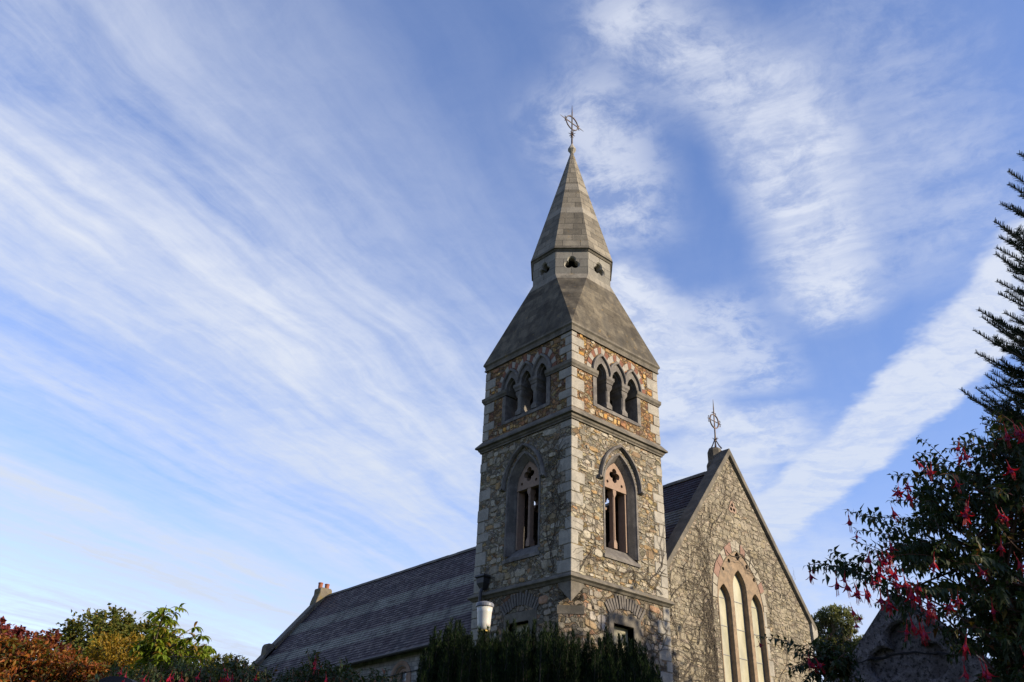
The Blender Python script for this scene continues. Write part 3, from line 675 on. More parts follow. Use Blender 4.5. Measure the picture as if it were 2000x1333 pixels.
# broach, drum, spire
t8 = math.tan(PI / 8)
def octo(a, z): return [Vector((2 + x, 2 + y, z)) for x, y in ((-a * t8, -a), (a * t8, -a), (a, -a * t8), (a, a * t8), (a * t8, a), (-a * t8, a), (-a, a * t8), (-a, -a * t8))]
def uvface(mb, pts, mi=0):
    pts = [Vector(p) for p in pts]
    n = (pts[1] - pts[0]).cross(pts[2] - pts[0]).normalized()
    h_ = Vector((0, 0, 1)).cross(n)
    h_ = h_.normalized() if h_.length > 1e-4 else Vector((1, 0, 0)); up = n.cross(h_)
    c_ = sum(pts, Vector()) / len(pts)
    uvs = [((p - c_).dot(h_) + 50.3, (p - Vector((2, 2, 0))).dot(up) + 50) for p in pts]
    mb.face(pts, uvs, mi)
mb = MB(); o1 = octo(1.345, 18.0); E = .085; zb = 15.165
cs = [Vector((-E, -E, zb)), Vector((4 + E, -E, zb)), Vector((4 + E, 4 + E, zb)), Vector((-E, 4 + E, zb))]
for i in range(4):
    a, b_ = cs[i], cs[(i + 1) % 4]
    uvface(mb, [a, b_, o1[2 * i + 1], o1[2 * i]])
    uvface(mb, [b_, o1[(2 * i + 2) % 8], o1[2 * i + 1]])
mb.build('broach', M['broach'], church, weld=False)
# drum with real trefoil piercings
mb = MB(); A0 = 1.345
for i in range(8):
    p, q = octo(A0, 0)[i], octo(A0, 0)[(i + 1) % 8]
    L = (q - p).length; h_ = (q - p).normalized(); nrm = h_.cross(Vector((0, 0, 1)))
    def G(u_, v_, w_, p=p, h_=h_, nrm=nrm): return p + h_ * u_ + nrm * w_ + Vector((0, 0, v_))
    ang = math.tan(PI / 8) * .25
    fo = foil(L / 2, 18.45, .140, .148, 3, PI / 2, 48)
    fi = foil(L / 2, 18.45, .125, .122, 3, PI / 2, 48)
    outer = [(0, 17.99), (L, 17.99), (L, 19.0), (0, 19.0)]
    tri = tessellate_polygon([[Vector((a, b, 0)) for a, b in LL] for LL in (outer, fo)]); pts = outer + fo
    for tr_ in tri: mb.face([G(*pts[j], 0) for j in tr_], [(pts[j][0] + .1, pts[j][1] + .2) for j in tr_])
    for w0, w1, la, lb in ((0, -.05, fo, fi), (-.05, -.25, fi, fi)):
        for j in range(len(fo)):
            k2 = (j + 1) % len(fo); mb.face([G(*la[j], w0), G(*la[k2], w0), G(*lb[k2], w1), G(*lb[j], w1)], [(0.1, 0.1)] * 4)
    inner = [(ang, 17.99), (L - ang, 17.99), (L - ang, 19.0), (ang, 19.0)]
    tri = tessellate_polygon([[Vector((a, b, 0)) for a, b in LL] for LL in (inner, fi)]); pts = inner + fi
    for tr_ in tri: mb.face([G(*pts[j], -.25) for j in reversed(tr_)], [(pts[j][0], pts[j][1]) for j in reversed(tr_)])
mb.build('drum', M['drum'], church, weld=False)
mb = MB(); mb.loft([octo(a, z) for a, z in ((1.30, 19.07), (1.44, 19.05), (1.445, 19.01), (1.40, 18.99), (1.37, 18.93), (1.30, 18.93))], closed_path=True)
mb.build('drum_cornice', M['string'], church)
mb = MB(); a_, b_ = octo(1.435, 19.05), octo(.045, 24.66)
N = 8
for i in range(8):
    j = (i + 1) % 8
    uvface(mb, [a_[i], a_[j], b_[j], b_[i]])
mb.build('spire', M['spire'], church, weld=False)
mb = MB(); mb.loft([octo(a, z) for a, z in ((.05, 24.60), (.10, 24.70), (.155, 24.80), (.15, 24.83), (.10, 24.95), (.05, 25.06), (.035, 25.12))], cap=True)
mb.build('finial', M['quoin'], church)
def iron_cross(name, base, top, cen, arm, ring, sc=1.0, simple=False):
    """arms lie along X, like the photographed ones"""
    base, top = Vector(base), Vector(top)
    mb = MB(); mb.tube([base, base.lerp(top, .35), base.lerp(top, .8), top], [.042 * sc, .034 * sc, .028 * sc, .006], 6)
    o = mb.build(name, M['iron'], church)
    ax = (top - base).normalized(); c_ = base + ax * cen; X = Vector((1, 0, 0))
    mb = MB(); mb.tube([c_ - X * arm, c_ - X * arm * .5, c_ + X * arm * .5, c_ + X * arm], [.006, .024 * sc, .024 * sc, .006], 6)
    mb.build('cross_arm', M['iron'], o)
    mb = MB(); rg = [[c_ + (X * math.cos(a) + ax * math.sin(a)) * (ring + dr) + Vector((0, dy_, 0)) for dr, dy_ in ((-.018, -.02), (.018, -.02), (.018, .02), (-.018, .02))] for a in [2 * PI * i / 28 for i in range(28)]]
    mb.loft(rg, closed_path=True); mb.build('ring', M['iron'], o)
    mb = MB()
    def curl(p, dr, sd):                                    # a little scroll
        q = [p + dr * (.02 + .10 * math.sin(t_ * PI * .9)) + sd * (.0 + .10 * (1 - math.cos(t_ * PI * 1.1)) * .55) for t_ in [i / 7 for i in range(8)]]
        mb.tube(q, [.018 * sc] * 6 + [.022 * sc, .016 * sc], 5)
    for dr, dist_ in ((X, arm * .66), (-X, arm * .66), (ax, arm * .60)):
        p = c_ + dr * dist_; sd = ax if dr in (X, -X) else X
        for s_ in (-1, 1): curl(p, -dr * .6 if not simple else dr * .6, sd * s_)
    ls = c_ - ax * arm * (.92 if not simple else 1.7)
    for i in range(6):
        a = PI / 3 * i + .3; dv = X * math.cos(a) + Vector((0, 1, 0)) * math.sin(a)
        mb.tube([ls, ls + dv * .07 * sc + ax * .05, ls + dv * .15 * sc + ax * .09], [.02 * sc, .018 * sc, .004], 4)
        if not simple: mb.tube([ls, ls + dv * .07 - ax * .04, ls + dv * .12 - ax * .10], [.02, .018, .004], 4)
    mb.build('scroll_leaf', M['iron'], o)
    return o
iron_cross('iron_cross', (2, 2, 25.05), (2, 2, 27.22), 1.19, .67, .33)

# ---- nave
GX, GS, GZ, GY = 7.85, 1.255, 13.22, 0.10
XR = 12.0
mb = MB(); Fg = lambda u_, v_, w_: (u_, GY - w_, v_)
W3 = [(6.93, .335, 8.02, .56), (7.80, .385, 8.52, .66), (8.66, .335, 8.02, .56)]
gl = [opening(c_, h_, 2.4, s_, r_, 10) for c_, h_, s_, r_ in W3]
sp_holes = [foil(7.83, 9.63, .07, .07, 4, 0, 24), circle(7.33, 9.38, .07), circle(8.31, 9.38, .07), circle(6.98, 9.05, .06), circle(8.66, 9.02, .065), ]
tre = [circle(7.82, 11.37, .062, 10), circle(7.74, 11.22, .062, 10), circle(7.91, 11.22, .062, 10)]
xl = 4.0
zl = GZ - GS * (GX - xl)
outl = [(xl, -.2), (XR - .15, -.2), (XR - .15, 7.62), (XR - .02, 7.72), (XR - .02, GZ - GS * (XR - GX)), (GX, GZ), (xl, zl)]
mb.plate(outl, gl + sp_holes + tre, Fg, 0, -.55)
facing(mb, Fg, 4.05, XR - .2, 3.0, 13.0, [[(GX - .05 - 1.26, 2), *[(GX - .05 + a, b) for a, b in arch(0, 1.52, 8.05, 2.15, 12)], (GX - .05 + 1.5, 2)], circle(7.825, 11.28, .26)], [(XR - .7, XR, 2, 7.4)], 130, (.07, .23), (.10, .44), .95, pro=.55, ok=lambda a, b: b < GZ - .05 - GS * abs(a - GX) - .12)
mb.build('gable_wall', [M['gable'], M['gstone']], church)
mb = MB()                                                   # sandstone surrounds: one frame of three lights inside a pointed arch
def bigarch(half, base): return [(GX - .05 + a, b) for a, b in [(x - 0, z) for x, z in ([(-half, base)] + [(p[0], p[1]) for p in arch(0, half, 8.05, 1.72 * half / 1.23, 14)] + [(half, base)])]]
mb.plate(bigarch(1.23, 2.2), gl + sp_holes, Fg, .014, -.006)
gw = mb.build('gable_window', M['ochre'], church)
mb = MB(); mb2 = MB(); bi, bo_ = arch(0, 1.25, 8.05, 1.75, 24), arch(0, 1.50, 8.05, 2.13, 24); cnt = 0
rv_ = random.Random(9); i = 0
while i < 47:
    n_ = rv_.choice((2, 3, 3, 4)); q = [bi[i], bi[min(48, i + n_)], bo_[min(48, i + n_)], bo_[i]]; i += n_
    cx_, cz_ = sum(a for a, b in q) / 4, sum(b for a, b in q) / 4; sh = rv_.uniform(.80, .97); q = [(GX - .05 + cx_ + (a - cx_) * sh + rv_.uniform(-.012, .012), cz_ + (b - cz_) * sh + rv_.uniform(-.012, .012)) for a, b in q]
    (mb2 if rv_.random() < .38 else mb).plate(q, [], Fg, .016 + rv_.uniform(0, .012), -.01)
mb.build('voussoirs', plain('weathered_pale_voussoir', (.25, .225, .175), .9, .35, 9, .15, bs=.5), gw); mb2.build('voussoirs', plain('pink_voussoir', (0.20, 0.125, 0.095), .88, .3, 8, .15, bs=.4), gw)
mb = MB(); 
for i in range(11):                                          # long and short jamb stones
    z = 2.6 + i * .5
    for s_ in (1,):
        w_ = .26 if i % 2 else .14; a, b_ = sorted((GX - .05 + s_ * 1.236, GX - .05 + s_ * (1.236 + w_)))
        mb.plate([(a, z), (b_, z), (b_, z + .46), (a, z + .46)], [], Fg, .013, -.01)
mb.build('jamb_stones', M['quoin'], gw)
for c_, h_, s_, r_ in W3:
    mb = MB()
    rings = [[Fg(a, b, w_) for a, b in opening(c_, hh, 2.41, s_, rr, 10)] for hh, rr, w_ in ((h_ + .003, r_ + .003, .016), (h_ - .012, r_ - .012, .016), (h_ - .03, r_ - .035, -.03), (h_ - .035, r_ - .04, -.36))]
    mb.loft(rings, closed_ring=False); lg = mb.build('lancet_light', M['ochre'], church)
    mb = MB(); mb.plate(opening(c_, h_ - .038, 2.45, s_, r_ - .045, 10), [], Fg, -.15, -.18); mb.build('glass_pane', M['pane'], lg)
    mb = MB(); z = 3.0
    while z < s_ + r_ - .35:
        hw = h_ - .04 if z < s_ else max(.05, (h_ - .05) * .8)
        mb.box(c_ - hw, c_ + hw, GY + .135, GY + .148, z, z + .018); z += .86
    rr = [[Fg(a, b, w_) for a, b in opening(c_, hh, 2.46, s_, rz, 10)] for hh, rz, w_ in ((h_ - .040, r_ - .046, -.142), (h_ - .058, r_ - .066, -.142), (h_ - .058, r_ - .066, -.148))]
    mb.loft(rr, closed_ring=False)
    mb.build('glazing_bars', M['lead'], lg)
mb = MB()
mb.plate(foil(7.825, 11.28, .11, .13, 3, PI / 2, 30), tre, Fg, .012, -.01); mb.build('trefoil_vent', M['pink'], church)
mb = MB(); mb.box(4.2, 11.6, GY + .5, GY + .545, 8.7, 9.9) if False else mb.plate([(6.4, 8.7), (9.3, 8.7), (9.3, 9.9), (6.4, 9.9)], [], Fg, -.30, -.33, ) if False else None
# coping
cw = [(-.10, .13), (.40, .13), (.40, -.06), (-.02, -.06), (-.10, -.02)]   # (y offset, height above the wall slope)
mb = MB()
def cop(x, side):
    z = GZ - GS * abs(x - GX); nx, nz = (side * GS, 1.0); l_ = math.hypot(nx, nz); nx /= l_; nz /= l_
    return [(x + nx * h_, GY + y_, z + nz * h_) for y_, h_ in cw]
def copp(): return [(GX, GY + y_, GZ + h_ * 1.6) for y_, h_ in cw]
mb.loft([cop(3.75, -1), copp(), cop(XR + .05, 1)], cap=True)
mb.build('gable_coping', M['string'], church, bevel=.008)
mb = MB(); mb.plate([(XR - .16, 7.45), (XR + .0, 7.62), (XR + .16, 7.80), (XR + .16, 7.98), (XR - .16, 8.3)], [], Fg, .09, -.42); mb.build('kneeler', M['quoin'], church, bevel=.01)
# quoins on the right corner of the gable
mb = MB(); z = 2.4; i = 0
while z < 7.3:
    w_ = .5 if i % 2 else .25; mb.box(XR - .15 - w_, XR - .14, GY - .012, GY + .3, z + .006, z + .33); z += .336; i += 1
mb.build('quoins', M['quoin'], church, bevel=.01)
# cross socket
mb = MB()
def oc2(cx_, cy_, a, z): return [(cx_ + x, cy_ + y, z) for x, y in ((-a * t8, -a), (a * t8, -a), (a, -a * t8), (a, a * t8), (a * t8, a), (-a * t8, a), (-a, a * t8), (-a, -a * t8))]
mb.loft([oc2(7.85, .62, a, z) for a, z in ((.30, 12.6), (.30, 12.98), (.24, 13.10), (.24, 13.46), (.20, 13.56), (.08, 13.60))], cap=True)
mb.build('cross_socket', M['string'], church)
ic = iron_cross('iron_cross', (7.86, .55, 13.86), (7.74, .42, 15.42), .74, .42, .25, .75, True)
mb = MB()
for i in range(4):
    a = PI / 2 * i + .5; dv = Vector((math.cos(a), math.sin(a), 0)); b0 = Vector((7.86, .56, 13.56))
    mb.tube([b0 + dv * .20, b0 + dv * .12 + Vector((0, 0, .12)), b0 + dv * .04 + Vector((0, 0, .30)), b0 + Vector((0, 0, .42))], [.028, .022, .02, .018], 5)
mb.tube([(7.86, .56, 13.56), (7.86, .55, 13.9)], .024, 5)
mb.build('stay', M['iron'], ic)
# roof: overlapping slate courses on both slopes
def ridge_z(y): return 12.80 - (y - .5) * .020
def eave_z(y): return 7.62 - (y - 4) * .030
for side in (-1, 1):
    mb = MB(); n = 38; y0, y1 = .46, 26.3; xe = GX + side * 4.30
    SL = 6.85
    for i in range(n):
        s0, s1 = i / n, (i + 1.0) / n
        def pt(s, y, lift):
            x = GX + (xe - GX) * s; z = ridge_z(y) + (eave_z(y) - ridge_z(y)) * s; return Vector((x + side * lift * .77, y, z + lift * .64))
        ys = [y0 + (y1 - y0) * j / 12 for j in range(13)]
        for j in range(12):
            ya, yb = ys[j], ys[j + 1]
            mb.face([pt(s0, ya, .004), pt(s0, yb, .004), pt(s1, yb, .022), pt(s1, ya, .022)], [(ya, s0 * SL + .001), (yb, s0 * SL + .001), (yb, s1 * SL - .001), (ya, s1 * SL - .001)])
            mb.face([pt(s1, ya, .022), pt(s1, yb, .022), pt(s1, yb, .004), pt(s1, ya, .004)], [(ya, s1 * SL - .001)] * 2 + [(yb, s1 * SL - .001)] * 2)
    mb.build('roof_slope', M['slate'], church, weld=False)
mb = MB()
for j in range(44):
    ya = .5 + j * .585; yb = ya + .57; za, zb_ = ridge_z(ya), ridge_z(yb); dz_ = random.uniform(-.008, .008)
    mb.loft([[(GX - .17, y, z - .13 + dz_), (GX - .15, y, z - .09 + dz_), (GX, y, z + .06 + dz_), (GX + .15, y, z - .09 + dz_), (GX + .17, y, z - .13 + dz_)] for y, z in ((ya, za), (yb, zb_))], cap=True)
mb.build('ridge_tiles', M['string'], church)
# gutter
mb = MB()
for side in (-1, 1):
    x = GX + side * 4.33
    pts = [(x, y, eave_z(y) - .05) for y in (4.2 if side < 0 else .5, 10, 15, 20, 26.2)]
    mb.tube(pts, .065, 8)
mb.build('gutter', M['castiron'], church)
# side walls
def sidewall(x0, x1, ya, yb, holes):
    mb = MB(); Fs = lambda u_, v_, w_: (x0 - w_, u_, v_)
    outer = [(ya, -.2), (yb, -.2), (yb, 8.02 - (yb - 4) * .030), (ya, 8.02 - (ya - 4) * .030)]
    tri = tessellate_polygon([[Vector((a, b, 0)) for a, b in LL] for LL in [outer] + holes]); pts = [q for LL in [outer] + holes for q in LL]
    for t_ in tri: mb.face([Fs(*pts[j], 0) for j in t_], [(pts[j][0], pts[j][1] + 1) for j in t_])
    for t_ in tri: mb.face([Fs(*pts[j], x0 - x1) for j in reversed(t_)], [(pts[j][0], pts[j][1] + 1) for j in reversed(t_)])
    for L_ in [outer] + holes:
        for j in range(len(L_)):
            k2 = (j + 1) % len(L_); mb.face([Fs(*L_[j], 0), Fs(*L_[k2], 0), Fs(*L_[k2], x0 - x1), Fs(*L_[j], x0 - x1)], [(.1, .1)] * 4)
    return mb.build('side_wall', M['side'], church, weld=False)
Y0, ZS = 13.02, 6.38
nw = lambda c_: opening(c_, .50, 3.6, ZS, .52, 12)
WY = [Y0, 18.5, 23.6]
sidewall(3.95, 4.5, 4.01, 26.3, [nw(c_) for c_ in WY])
sidewall(11.75, 11.2, .65, 26.3, [])
Fs = lambda u_, v_, w_: (3.95 - w_, u_, v_)
for c_ in WY:
    mb = MB()
    prof = [(.70, .70, -.01), (.70, .70, .03), (.60, .62, .05), (.54, .56, .03), (.50, .52, -.04), (.44, .46, -.10), (.42, .44, -.3)]
    mb.loft([[Fs(a, b, w_) for a, b in opening(c_, h_, 3.6, ZS, r_, 12)] for h_, r_, w_ in prof], closed_ring=False)
    nwin = mb.build('nave_window', M['pink'], church)
    mb = MB()
    hole = [foil(c_, 6.52, .13, .105, 4, PI / 4, 40)]
    for sg in (-1, 1): hole.append(opening(c_ + sg * .21, .155, 3.8, 6.0, .18, 6))
    mb.plate(opening(c_, .425, 3.62, ZS, .445, 12), hole, Fs, -.12, -.20); mb.build('tracery', M['pink'], nwin)
    mb = MB(); mb.plate(opening(c_, .41, 3.64, ZS, .43, 12), [], Fs, -.23, -.25); mb.build('glass_pane', M['oldglass'], nwin)
mb = MB(); mb.tube([(3.90, y, 7.30 - .030 * (y - 4) - .32 - (y - 4) * .012) for y in (4.05, 8, 12, 16, 22, 26)], .018, 5); mb.build('cable', M['castiron'], church)
# far gable with coping and chimney
mb = MB(); YF = 26.3; rz = ridge_z(YF) + .16; sl_ = (rz - eave_z(YF) - .16) / 4.3
mb.plate([(3.6, -.2), (12.1, -.2), (12.1, rz - sl_ * 4.25), (GX, rz), (3.6, rz - sl_ * 4.25)], [], lambda u_, v_, w_: (u_, YF - w_, v_), 0, -.5)
mb.build('gable_wall', M['render'], church)
mb = MB()
def cpf(x): 
    z = rz - sl_ * abs(x - GX); return [(x, YF - .03, z), (x, YF - .03, z + .16), (x, YF + .56, z + .16), (x, YF + .56, z)]
mb.loft([cpf(3.45), cpf(GX), cpf(12.25)], cap=True); mb.build('gable_coping', M['string'], church)
mb = MB()
mb.loft([[(x, y, z) for x, y in ((c0, YF - .05), (c1, YF - .05), (c1, YF + .62), (c0, YF + .62))] for c0, c1, z in ((7.1, 8.5, 11.3), (7.14, 8.40, 11.8), (7.22, 8.15, 12.1), (7.30, 8.04, 12.3), (7.30, 8.04, 12.56), (7.36, 7.98, 12.64))], cap=True)
chm = mb.build('chimney', M['render'], church, bevel=.03)
for cx_, cy_ in ((7.46, YF + .3), (7.87, YF + .3)):
    mb = MB(); mb.lathe([(.11, 12.62), (.12, 12.72), (.12, 12.88), (.135, 12.89), (.135, 12.94), (.10, 12.945), (.09, 12.8)], cx_, cy_, 14); mb.build('chimney_pot', M['clay'], chm)
mb = MB(); mb.loft([[(x, y, z) for x, y in ((c0, YF + .0), (c1, YF + .0), (c1, YF + .5), (c0, YF + .5))] for c0, c1, z in ((4.75, 5.3, 8.5), (4.75, 5.3, 9.2), (4.85, 5.3, 9.34))], cap=True); mb.build('kneeler', M['render'], church, bevel=.04)
# rainwater hopper and downpipe on the tower
mb = MB(); hx, hy = -.13, 3.43
def sqr(a, z): return [(hx - a * .8, hy - a, z), (hx + .1, hy - a, z), (hx + .1, hy + a, z), (hx - a * .8, hy + a, z)]
mb.loft([sqr(a, z) for a, z in ((.20, 7.95), (.21, 7.90), (.16, 7.86), (.15, 7.72), (.09, 7.60), (.06, 7.55))], cap=True)
hop = mb.build('rain_hopper', M['castiron'], church)
mb = MB(); mb.tube([(hx - .02, hy, 7.58), (hx - .08, hy, 7.45), (hx - .08, hy, 7.2), (hx - .0, hy, 7.0), (hx, hy, .1)], .05, 10); mb.build('downpipe', M['castiron'], church)

# ------------------------------------------------------------------ ground
gm, t, b = newmat('rough_grass', .95, .1); co = t.new('ShaderNodeTexCoord').outputs['Object']
t.put(b.inputs['Base Color'], t.ramp(t.noise(co, .8, 6, .7), [(.3, (.03, .05, .015)), (.7, (.07, .09, .03))])); bump(t, b, t.noise(co, 20, 4), .8, .05)
mb = MB(); mb.face([(-1500, -1500, 0), (1500, -1500, 0), (1500, 1500, 0), (-1500, 1500, 0)]); o = mb.build('ground', gm); tag(o, kind='structure')

hm, t, b = newmat('added_hill', .95, .1); co = t.new('ShaderNodeTexCoord').outputs['Object']
t.put(b.inputs['Base Color'], t.ramp(t.noise(co, .05, 6, .7), [(.3, (.02, .035, .012)), (.7, (.05, .06, .025))]))
mb = MB(); hr_ = random.Random(77); rg = [(1 + .25 * math.sin(3 * a + 1) + .15 * math.sin(7 * a)) for a in [2 * PI * i / 96 for i in range(96)]]  # unseen ring of hills, added to cut the low skylight on the walls
mb.loft([[(rad * math.cos(2 * PI * i / 96), rad * math.sin(2 * PI * i / 96), zz * rg[i] - 1) for i in range(96)] for rad, zz in ((330, 0), (380, 14), (460, 30), (600, 36), (900, 20), (1200, 0))])
o = mb.build('added_hill_ring', hm); tag(o, kind='structure')
# ------------------------------------------------------------------ bare creeper stems on the masonry
M['stem'] = plain('bare_creeper_stem', (0.055, 0.043, 0.03), 0.9, 0.3, 20)
M['bark'] = plain('bark', (0.09, 0.07, 0.05), 0.9, 0.35, 14, bs=.6)
M['twig'] = plain('reddish_twig', (0.10, 0.05, 0.035), 0.8, 0.3, 20)
def creeper(label, F, starts, lim, avoid, n_gen=4, seed=1, thick=.022, step=.16, group='bare creepers climbing the church walls'):
    rr = random.Random(seed); mb = MB(); q = [(a, b, c_, thick, 0) for a, b, c_ in starts]
    while q:
        u_, v_, ang, th, g = q.pop(); pts = [(u_, v_)]; L_ = rr.randint(8, 26) if g else rr.randint(22, 40)
        for i in range(L_):
            ang += rr.gauss(0, .33); ang += (PI / 2 - ang) * .03
            u2, v2 = u_ + math.cos(ang) * step, v_ + math.sin(ang) * step
            if not lim(u2, v2): break
            if any(a0 < u2 < a1 and b0 < v2 < b1 for a0, a1, b0, b1 in avoid): ang += rr.choice((-1, 1)) * 1.2; continue
            u_, v_ = u2, v2; pts.append((u_, v_))
            if g < n_gen and rr.random() < .15: q.append((u_, v_, ang + rr.choice((-1, 1)) * rr.uniform(.5, 1.2), th * .7, g + 1))
        if len(pts) > 2: mb.tube([F(a, b, th * .5 + .026) for a, b in pts], [th * (1 - .6 * i / len(pts)) * .5 for i in range(len(pts))], 4)
    o = mb.build('climbing_creeper', M['stem'], weld=False); tag(o, label, 'creeper', group); return o
F0, F1 = face_frame(0), face_frame(1)
av0 = [(1.0, 3.1, 8.1, 10.0), (1.05, 3.0, 10.0, 11.8), (0, 4, 7.25, 7.55)]
creeper('bare brown creeper stems over the sunny face of the tower beside its lancet', F0, [(.3, 7.6, 1.2), (3.1, 7.6, 1.5), (3.7, 7.6, 1.7), (2.6, 7.6, 2.0), (3.4, 7.6, 1.0)], lambda a, b: .02 < a < 3.97 and 7.57 < b < 10.4 + math.sin(a * 5) * .4, av0, 3, 11, .026)
creeper('dense bare creeper on the shaded face of the tower right of its lancet', F1, [(3.0, 7.6, 1.3), (3.4, 7.6, 1.7), (2.9, 9, 1.6), (3.3, 9.5, 1.6), (3.3, 7.6, 1.2)], lambda a, b: 2.6 + .25 * math.sin(b * 2.3) < a < 3.97 and 7.57 < b < 11.85, [(1.0, 3.02, 8.1, 11.3)], 4, 12, .026)
creeper('bare creeper stems round the square window low on the sunny tower face', F0, [(.6, 4, 1.2), (3.0, 4, 1.5), (3.6, 4, 1.7), (2.9, 5, 1.0), (3.4, 5, 2.0)], lambda a, b: .5 < a < 3.97 and 3 < b < 7.25, [(1.4, 2.76, 3, 6.76)], 4, 13, .028)
creeper('bare creeper fanning over the gable left of its three lancets', Fg, [(4.2, 4, 1.4), (4.6, 4, 1.2), (5.2, 4, 1.5), (5.6, 4, 1.8), (5.9, 4, 1.5), (4.4, 6.5, 1.2), (5.4, 6.5, 1.6), (5.8, 7.5, 1.2), (5.0, 8.0, 1.3), (6.4, 9.9, 1.9)], lambda a, b: 4.05 < a < 8.2 and 3 < b < GZ - GS * (GX - a) - .25, [(6.3, 9.4, 2, 9.6)], 3, 14, .026)
creeper('few thin creeper stems crossing the gable right of its three lancets', Fg, [(9.5, 6.0, 1.4), (7.2, 9.7, -.5), (8.9, 8.3, -.4)], lambda a, b: 6.9 < a < 11.3 and 5 < b < 10, [(6.3, 9.3, 2, 9.0)], 3, 15, .02)

# ------------------------------------------------------------------ leaves
def leaf4(mb, p, d_, n_, L, W, fold=.25, droop=0.0, mi=0):
    s_ = d_.cross(n_)
    if s_.length < 1e-5: s_ = d_.orthogonal()
    s_.normalize(); n2 = s_.cross(d_).normalized()
    mid = p + d_ * L * .45; tip = p + d_ * L - n2 * L * droop
    i = len(mb.v)
    mb.v += [tuple(p), tuple(mid + s_ * W * .5 + n2 * W * fold), tuple(mid), tuple(mid - s_ * W * .5 + n2 * W * fold), tuple(tip)]
    mb.idx((i, i + 2, i + 1), mi); mb.idx((i, i + 3, i + 2), mi); mb.idx((i + 1, i + 2, i + 4), mi); mb.idx((i + 2, i + 3, i + 4), mi)
def rv(rr): return Vector((rr.gauss(0, 1), rr.gauss(0, 1), rr.gauss(0, 1))).normalized()
def crown_tree(name, label, cat, base, blobs, leafL, leafW, mat, nclump, nleaf, group=None, clr=.35, trunk_r=.12, seed=1, hang=.3, bark='bark', twigs=True):
    """blobs: (centre, radius, squash). Trunk with limbs to leaf clumps spread through the blobs' volume"""
    rr = random.Random(seed); base = Vector(base); root = empty(name, base, label, cat, group)
    top = max((b[0] for b in blobs), key=lambda q: q.z); low = sum((b[0] for b in blobs), Vector()) / len(blobs)
    tk = MB(); fork = Vector((low.x, low.y, 0)).lerp(Vector((low.x, low.y, low.z)), .62)
    fork = base.lerp(low, .55)
    tk.tube([base, base.lerp(fork, .5) + rv(rr) * .05, fork, fork.lerp(top, .5) + rv(rr) * .05, top - Vector((0, 0, .1))], [trunk_r, trunk_r * .8, trunk_r * .65, trunk_r * .35, trunk_r * .08], 7)
    fo = MB(); tot = sum(b[1] ** 2 for b in blobs)
    for c_, r_, sq in blobs:
        hub = fork.lerp(c_, .7); tk.tube([fork, fork.lerp(hub, .5) + rv(rr) * r_ * .1, hub], [trunk_r * .5, trunk_r * .36, trunk_r * .2], 5)
        for k_ in range(max(3, int(nclump * r_ ** 2 / tot))):
            dv = rv(rr); rad = r_ * rr.uniform(.35, 1.0) ** .5 * rr.uniform(.75, 1.28)
            cp = c_ + Vector((dv.x, dv.y, dv.z * sq)) * rad
            if twigs: tk.tube([hub.lerp(cp, .15), hub.lerp(cp, .6) + rv(rr) * r_ * .06, cp], [trunk_r * .14, trunk_r * .09, trunk_r * .02], 3, cap=False)
            cr_ = clr * r_ * rr.uniform(.5, 1.2)
            for j in range(nleaf):
                p = cp + rv(rr) * cr_ * rr.random() ** .6
                d_ = (rv(rr) + (p - c_).normalized() * .7 - Vector((0, 0, hang))).normalized()
                s_ = rr.uniform(.65, 1.2); leaf4(fo, p, d_, (rv(rr) + Vector((0, 0, 1.2))).normalized(), leafL * s_, leafW * s_, .2, .15)
    tk.build('trunk', M[bark], root, weld=False); fo.build('crown', mat, root, weld=False)
    return root
ML = {}
ML['fuchsia'] = leafmat('fuchsia_leaf', [(0, (.018, .032, .014)), (.6, (.03, .05, .02)), (.93, (.045, .06, .02)), (.97, (.14, .10, .02)), (1, (.10, .03, .02))], .30)
ML['fuchlit'] = leafmat('fuchsia_leaf_lighter', [(0, (.03, .05, .015)), (.6, (.055, .08, .025)), (.9, (.10, .10, .03)), (1, (.12, .05, .02))], .35)
ML['orange'] = leafmat('orange_leaf', [(0, (.14, .035, .012)), (.25, (.26, .08, .012)), (.45, (.18, .045, .012)), (.62, (.07, .075, .015)), (.8, (.10, .09, .015)), (1, (.32, .13, .02))], .45)
ML['darkred'] = leafmat('purple_red_leaf', [(0, (.07, .015, .02)), (.5, (.13, .025, .025)), (1, (.18, .05, .025))], .35)
ML['green'] = leafmat('olive_leaf', [(0, (.055, .075, .015)), (.5, (.09, .105, .02)), (.8, (.14, .12, .02)), (1, (.19, .13, .02))], .4)
ML['yellow'] = leafmat('golden_leaf', [(0, (.22, .16, .02)), (.5, (.30, .17, .02)), (1, (.14, .13, .02))], .45)
ML['cherry'] = leafmat('fresh_green_leaf', [(0, (.13, .19, .02)), (.5, (.19, .25, .025)), (.85, (.22, .22, .03)), (1, (.26, .13, .03))], .5)
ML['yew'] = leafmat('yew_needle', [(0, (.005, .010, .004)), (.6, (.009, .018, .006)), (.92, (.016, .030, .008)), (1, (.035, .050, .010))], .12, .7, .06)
ML['fir'] = leafmat('dark_needle', [(0, (.010, .018, .010)), (.7, (.018, .030, .016)), (1, (.03, .045, .02))], .15, .6, .15)
ML['far'] = leafmat('grey_green_leaf', [(0, (.08, .10, .045)), (.6, (.14, .155, .065)), (1, (.20, .19, .08))], .35)
ML['red'], t, b = newmat('fuchsia_red', .5, .3); t.put(b.inputs['Base Color'], (.33, .006, .018, 1))
ML['purple'], t, b = newmat('fuchsia_petal', .5, .3); t.put(b.inputs['Base Color'], (.20, .006, .06, 1))
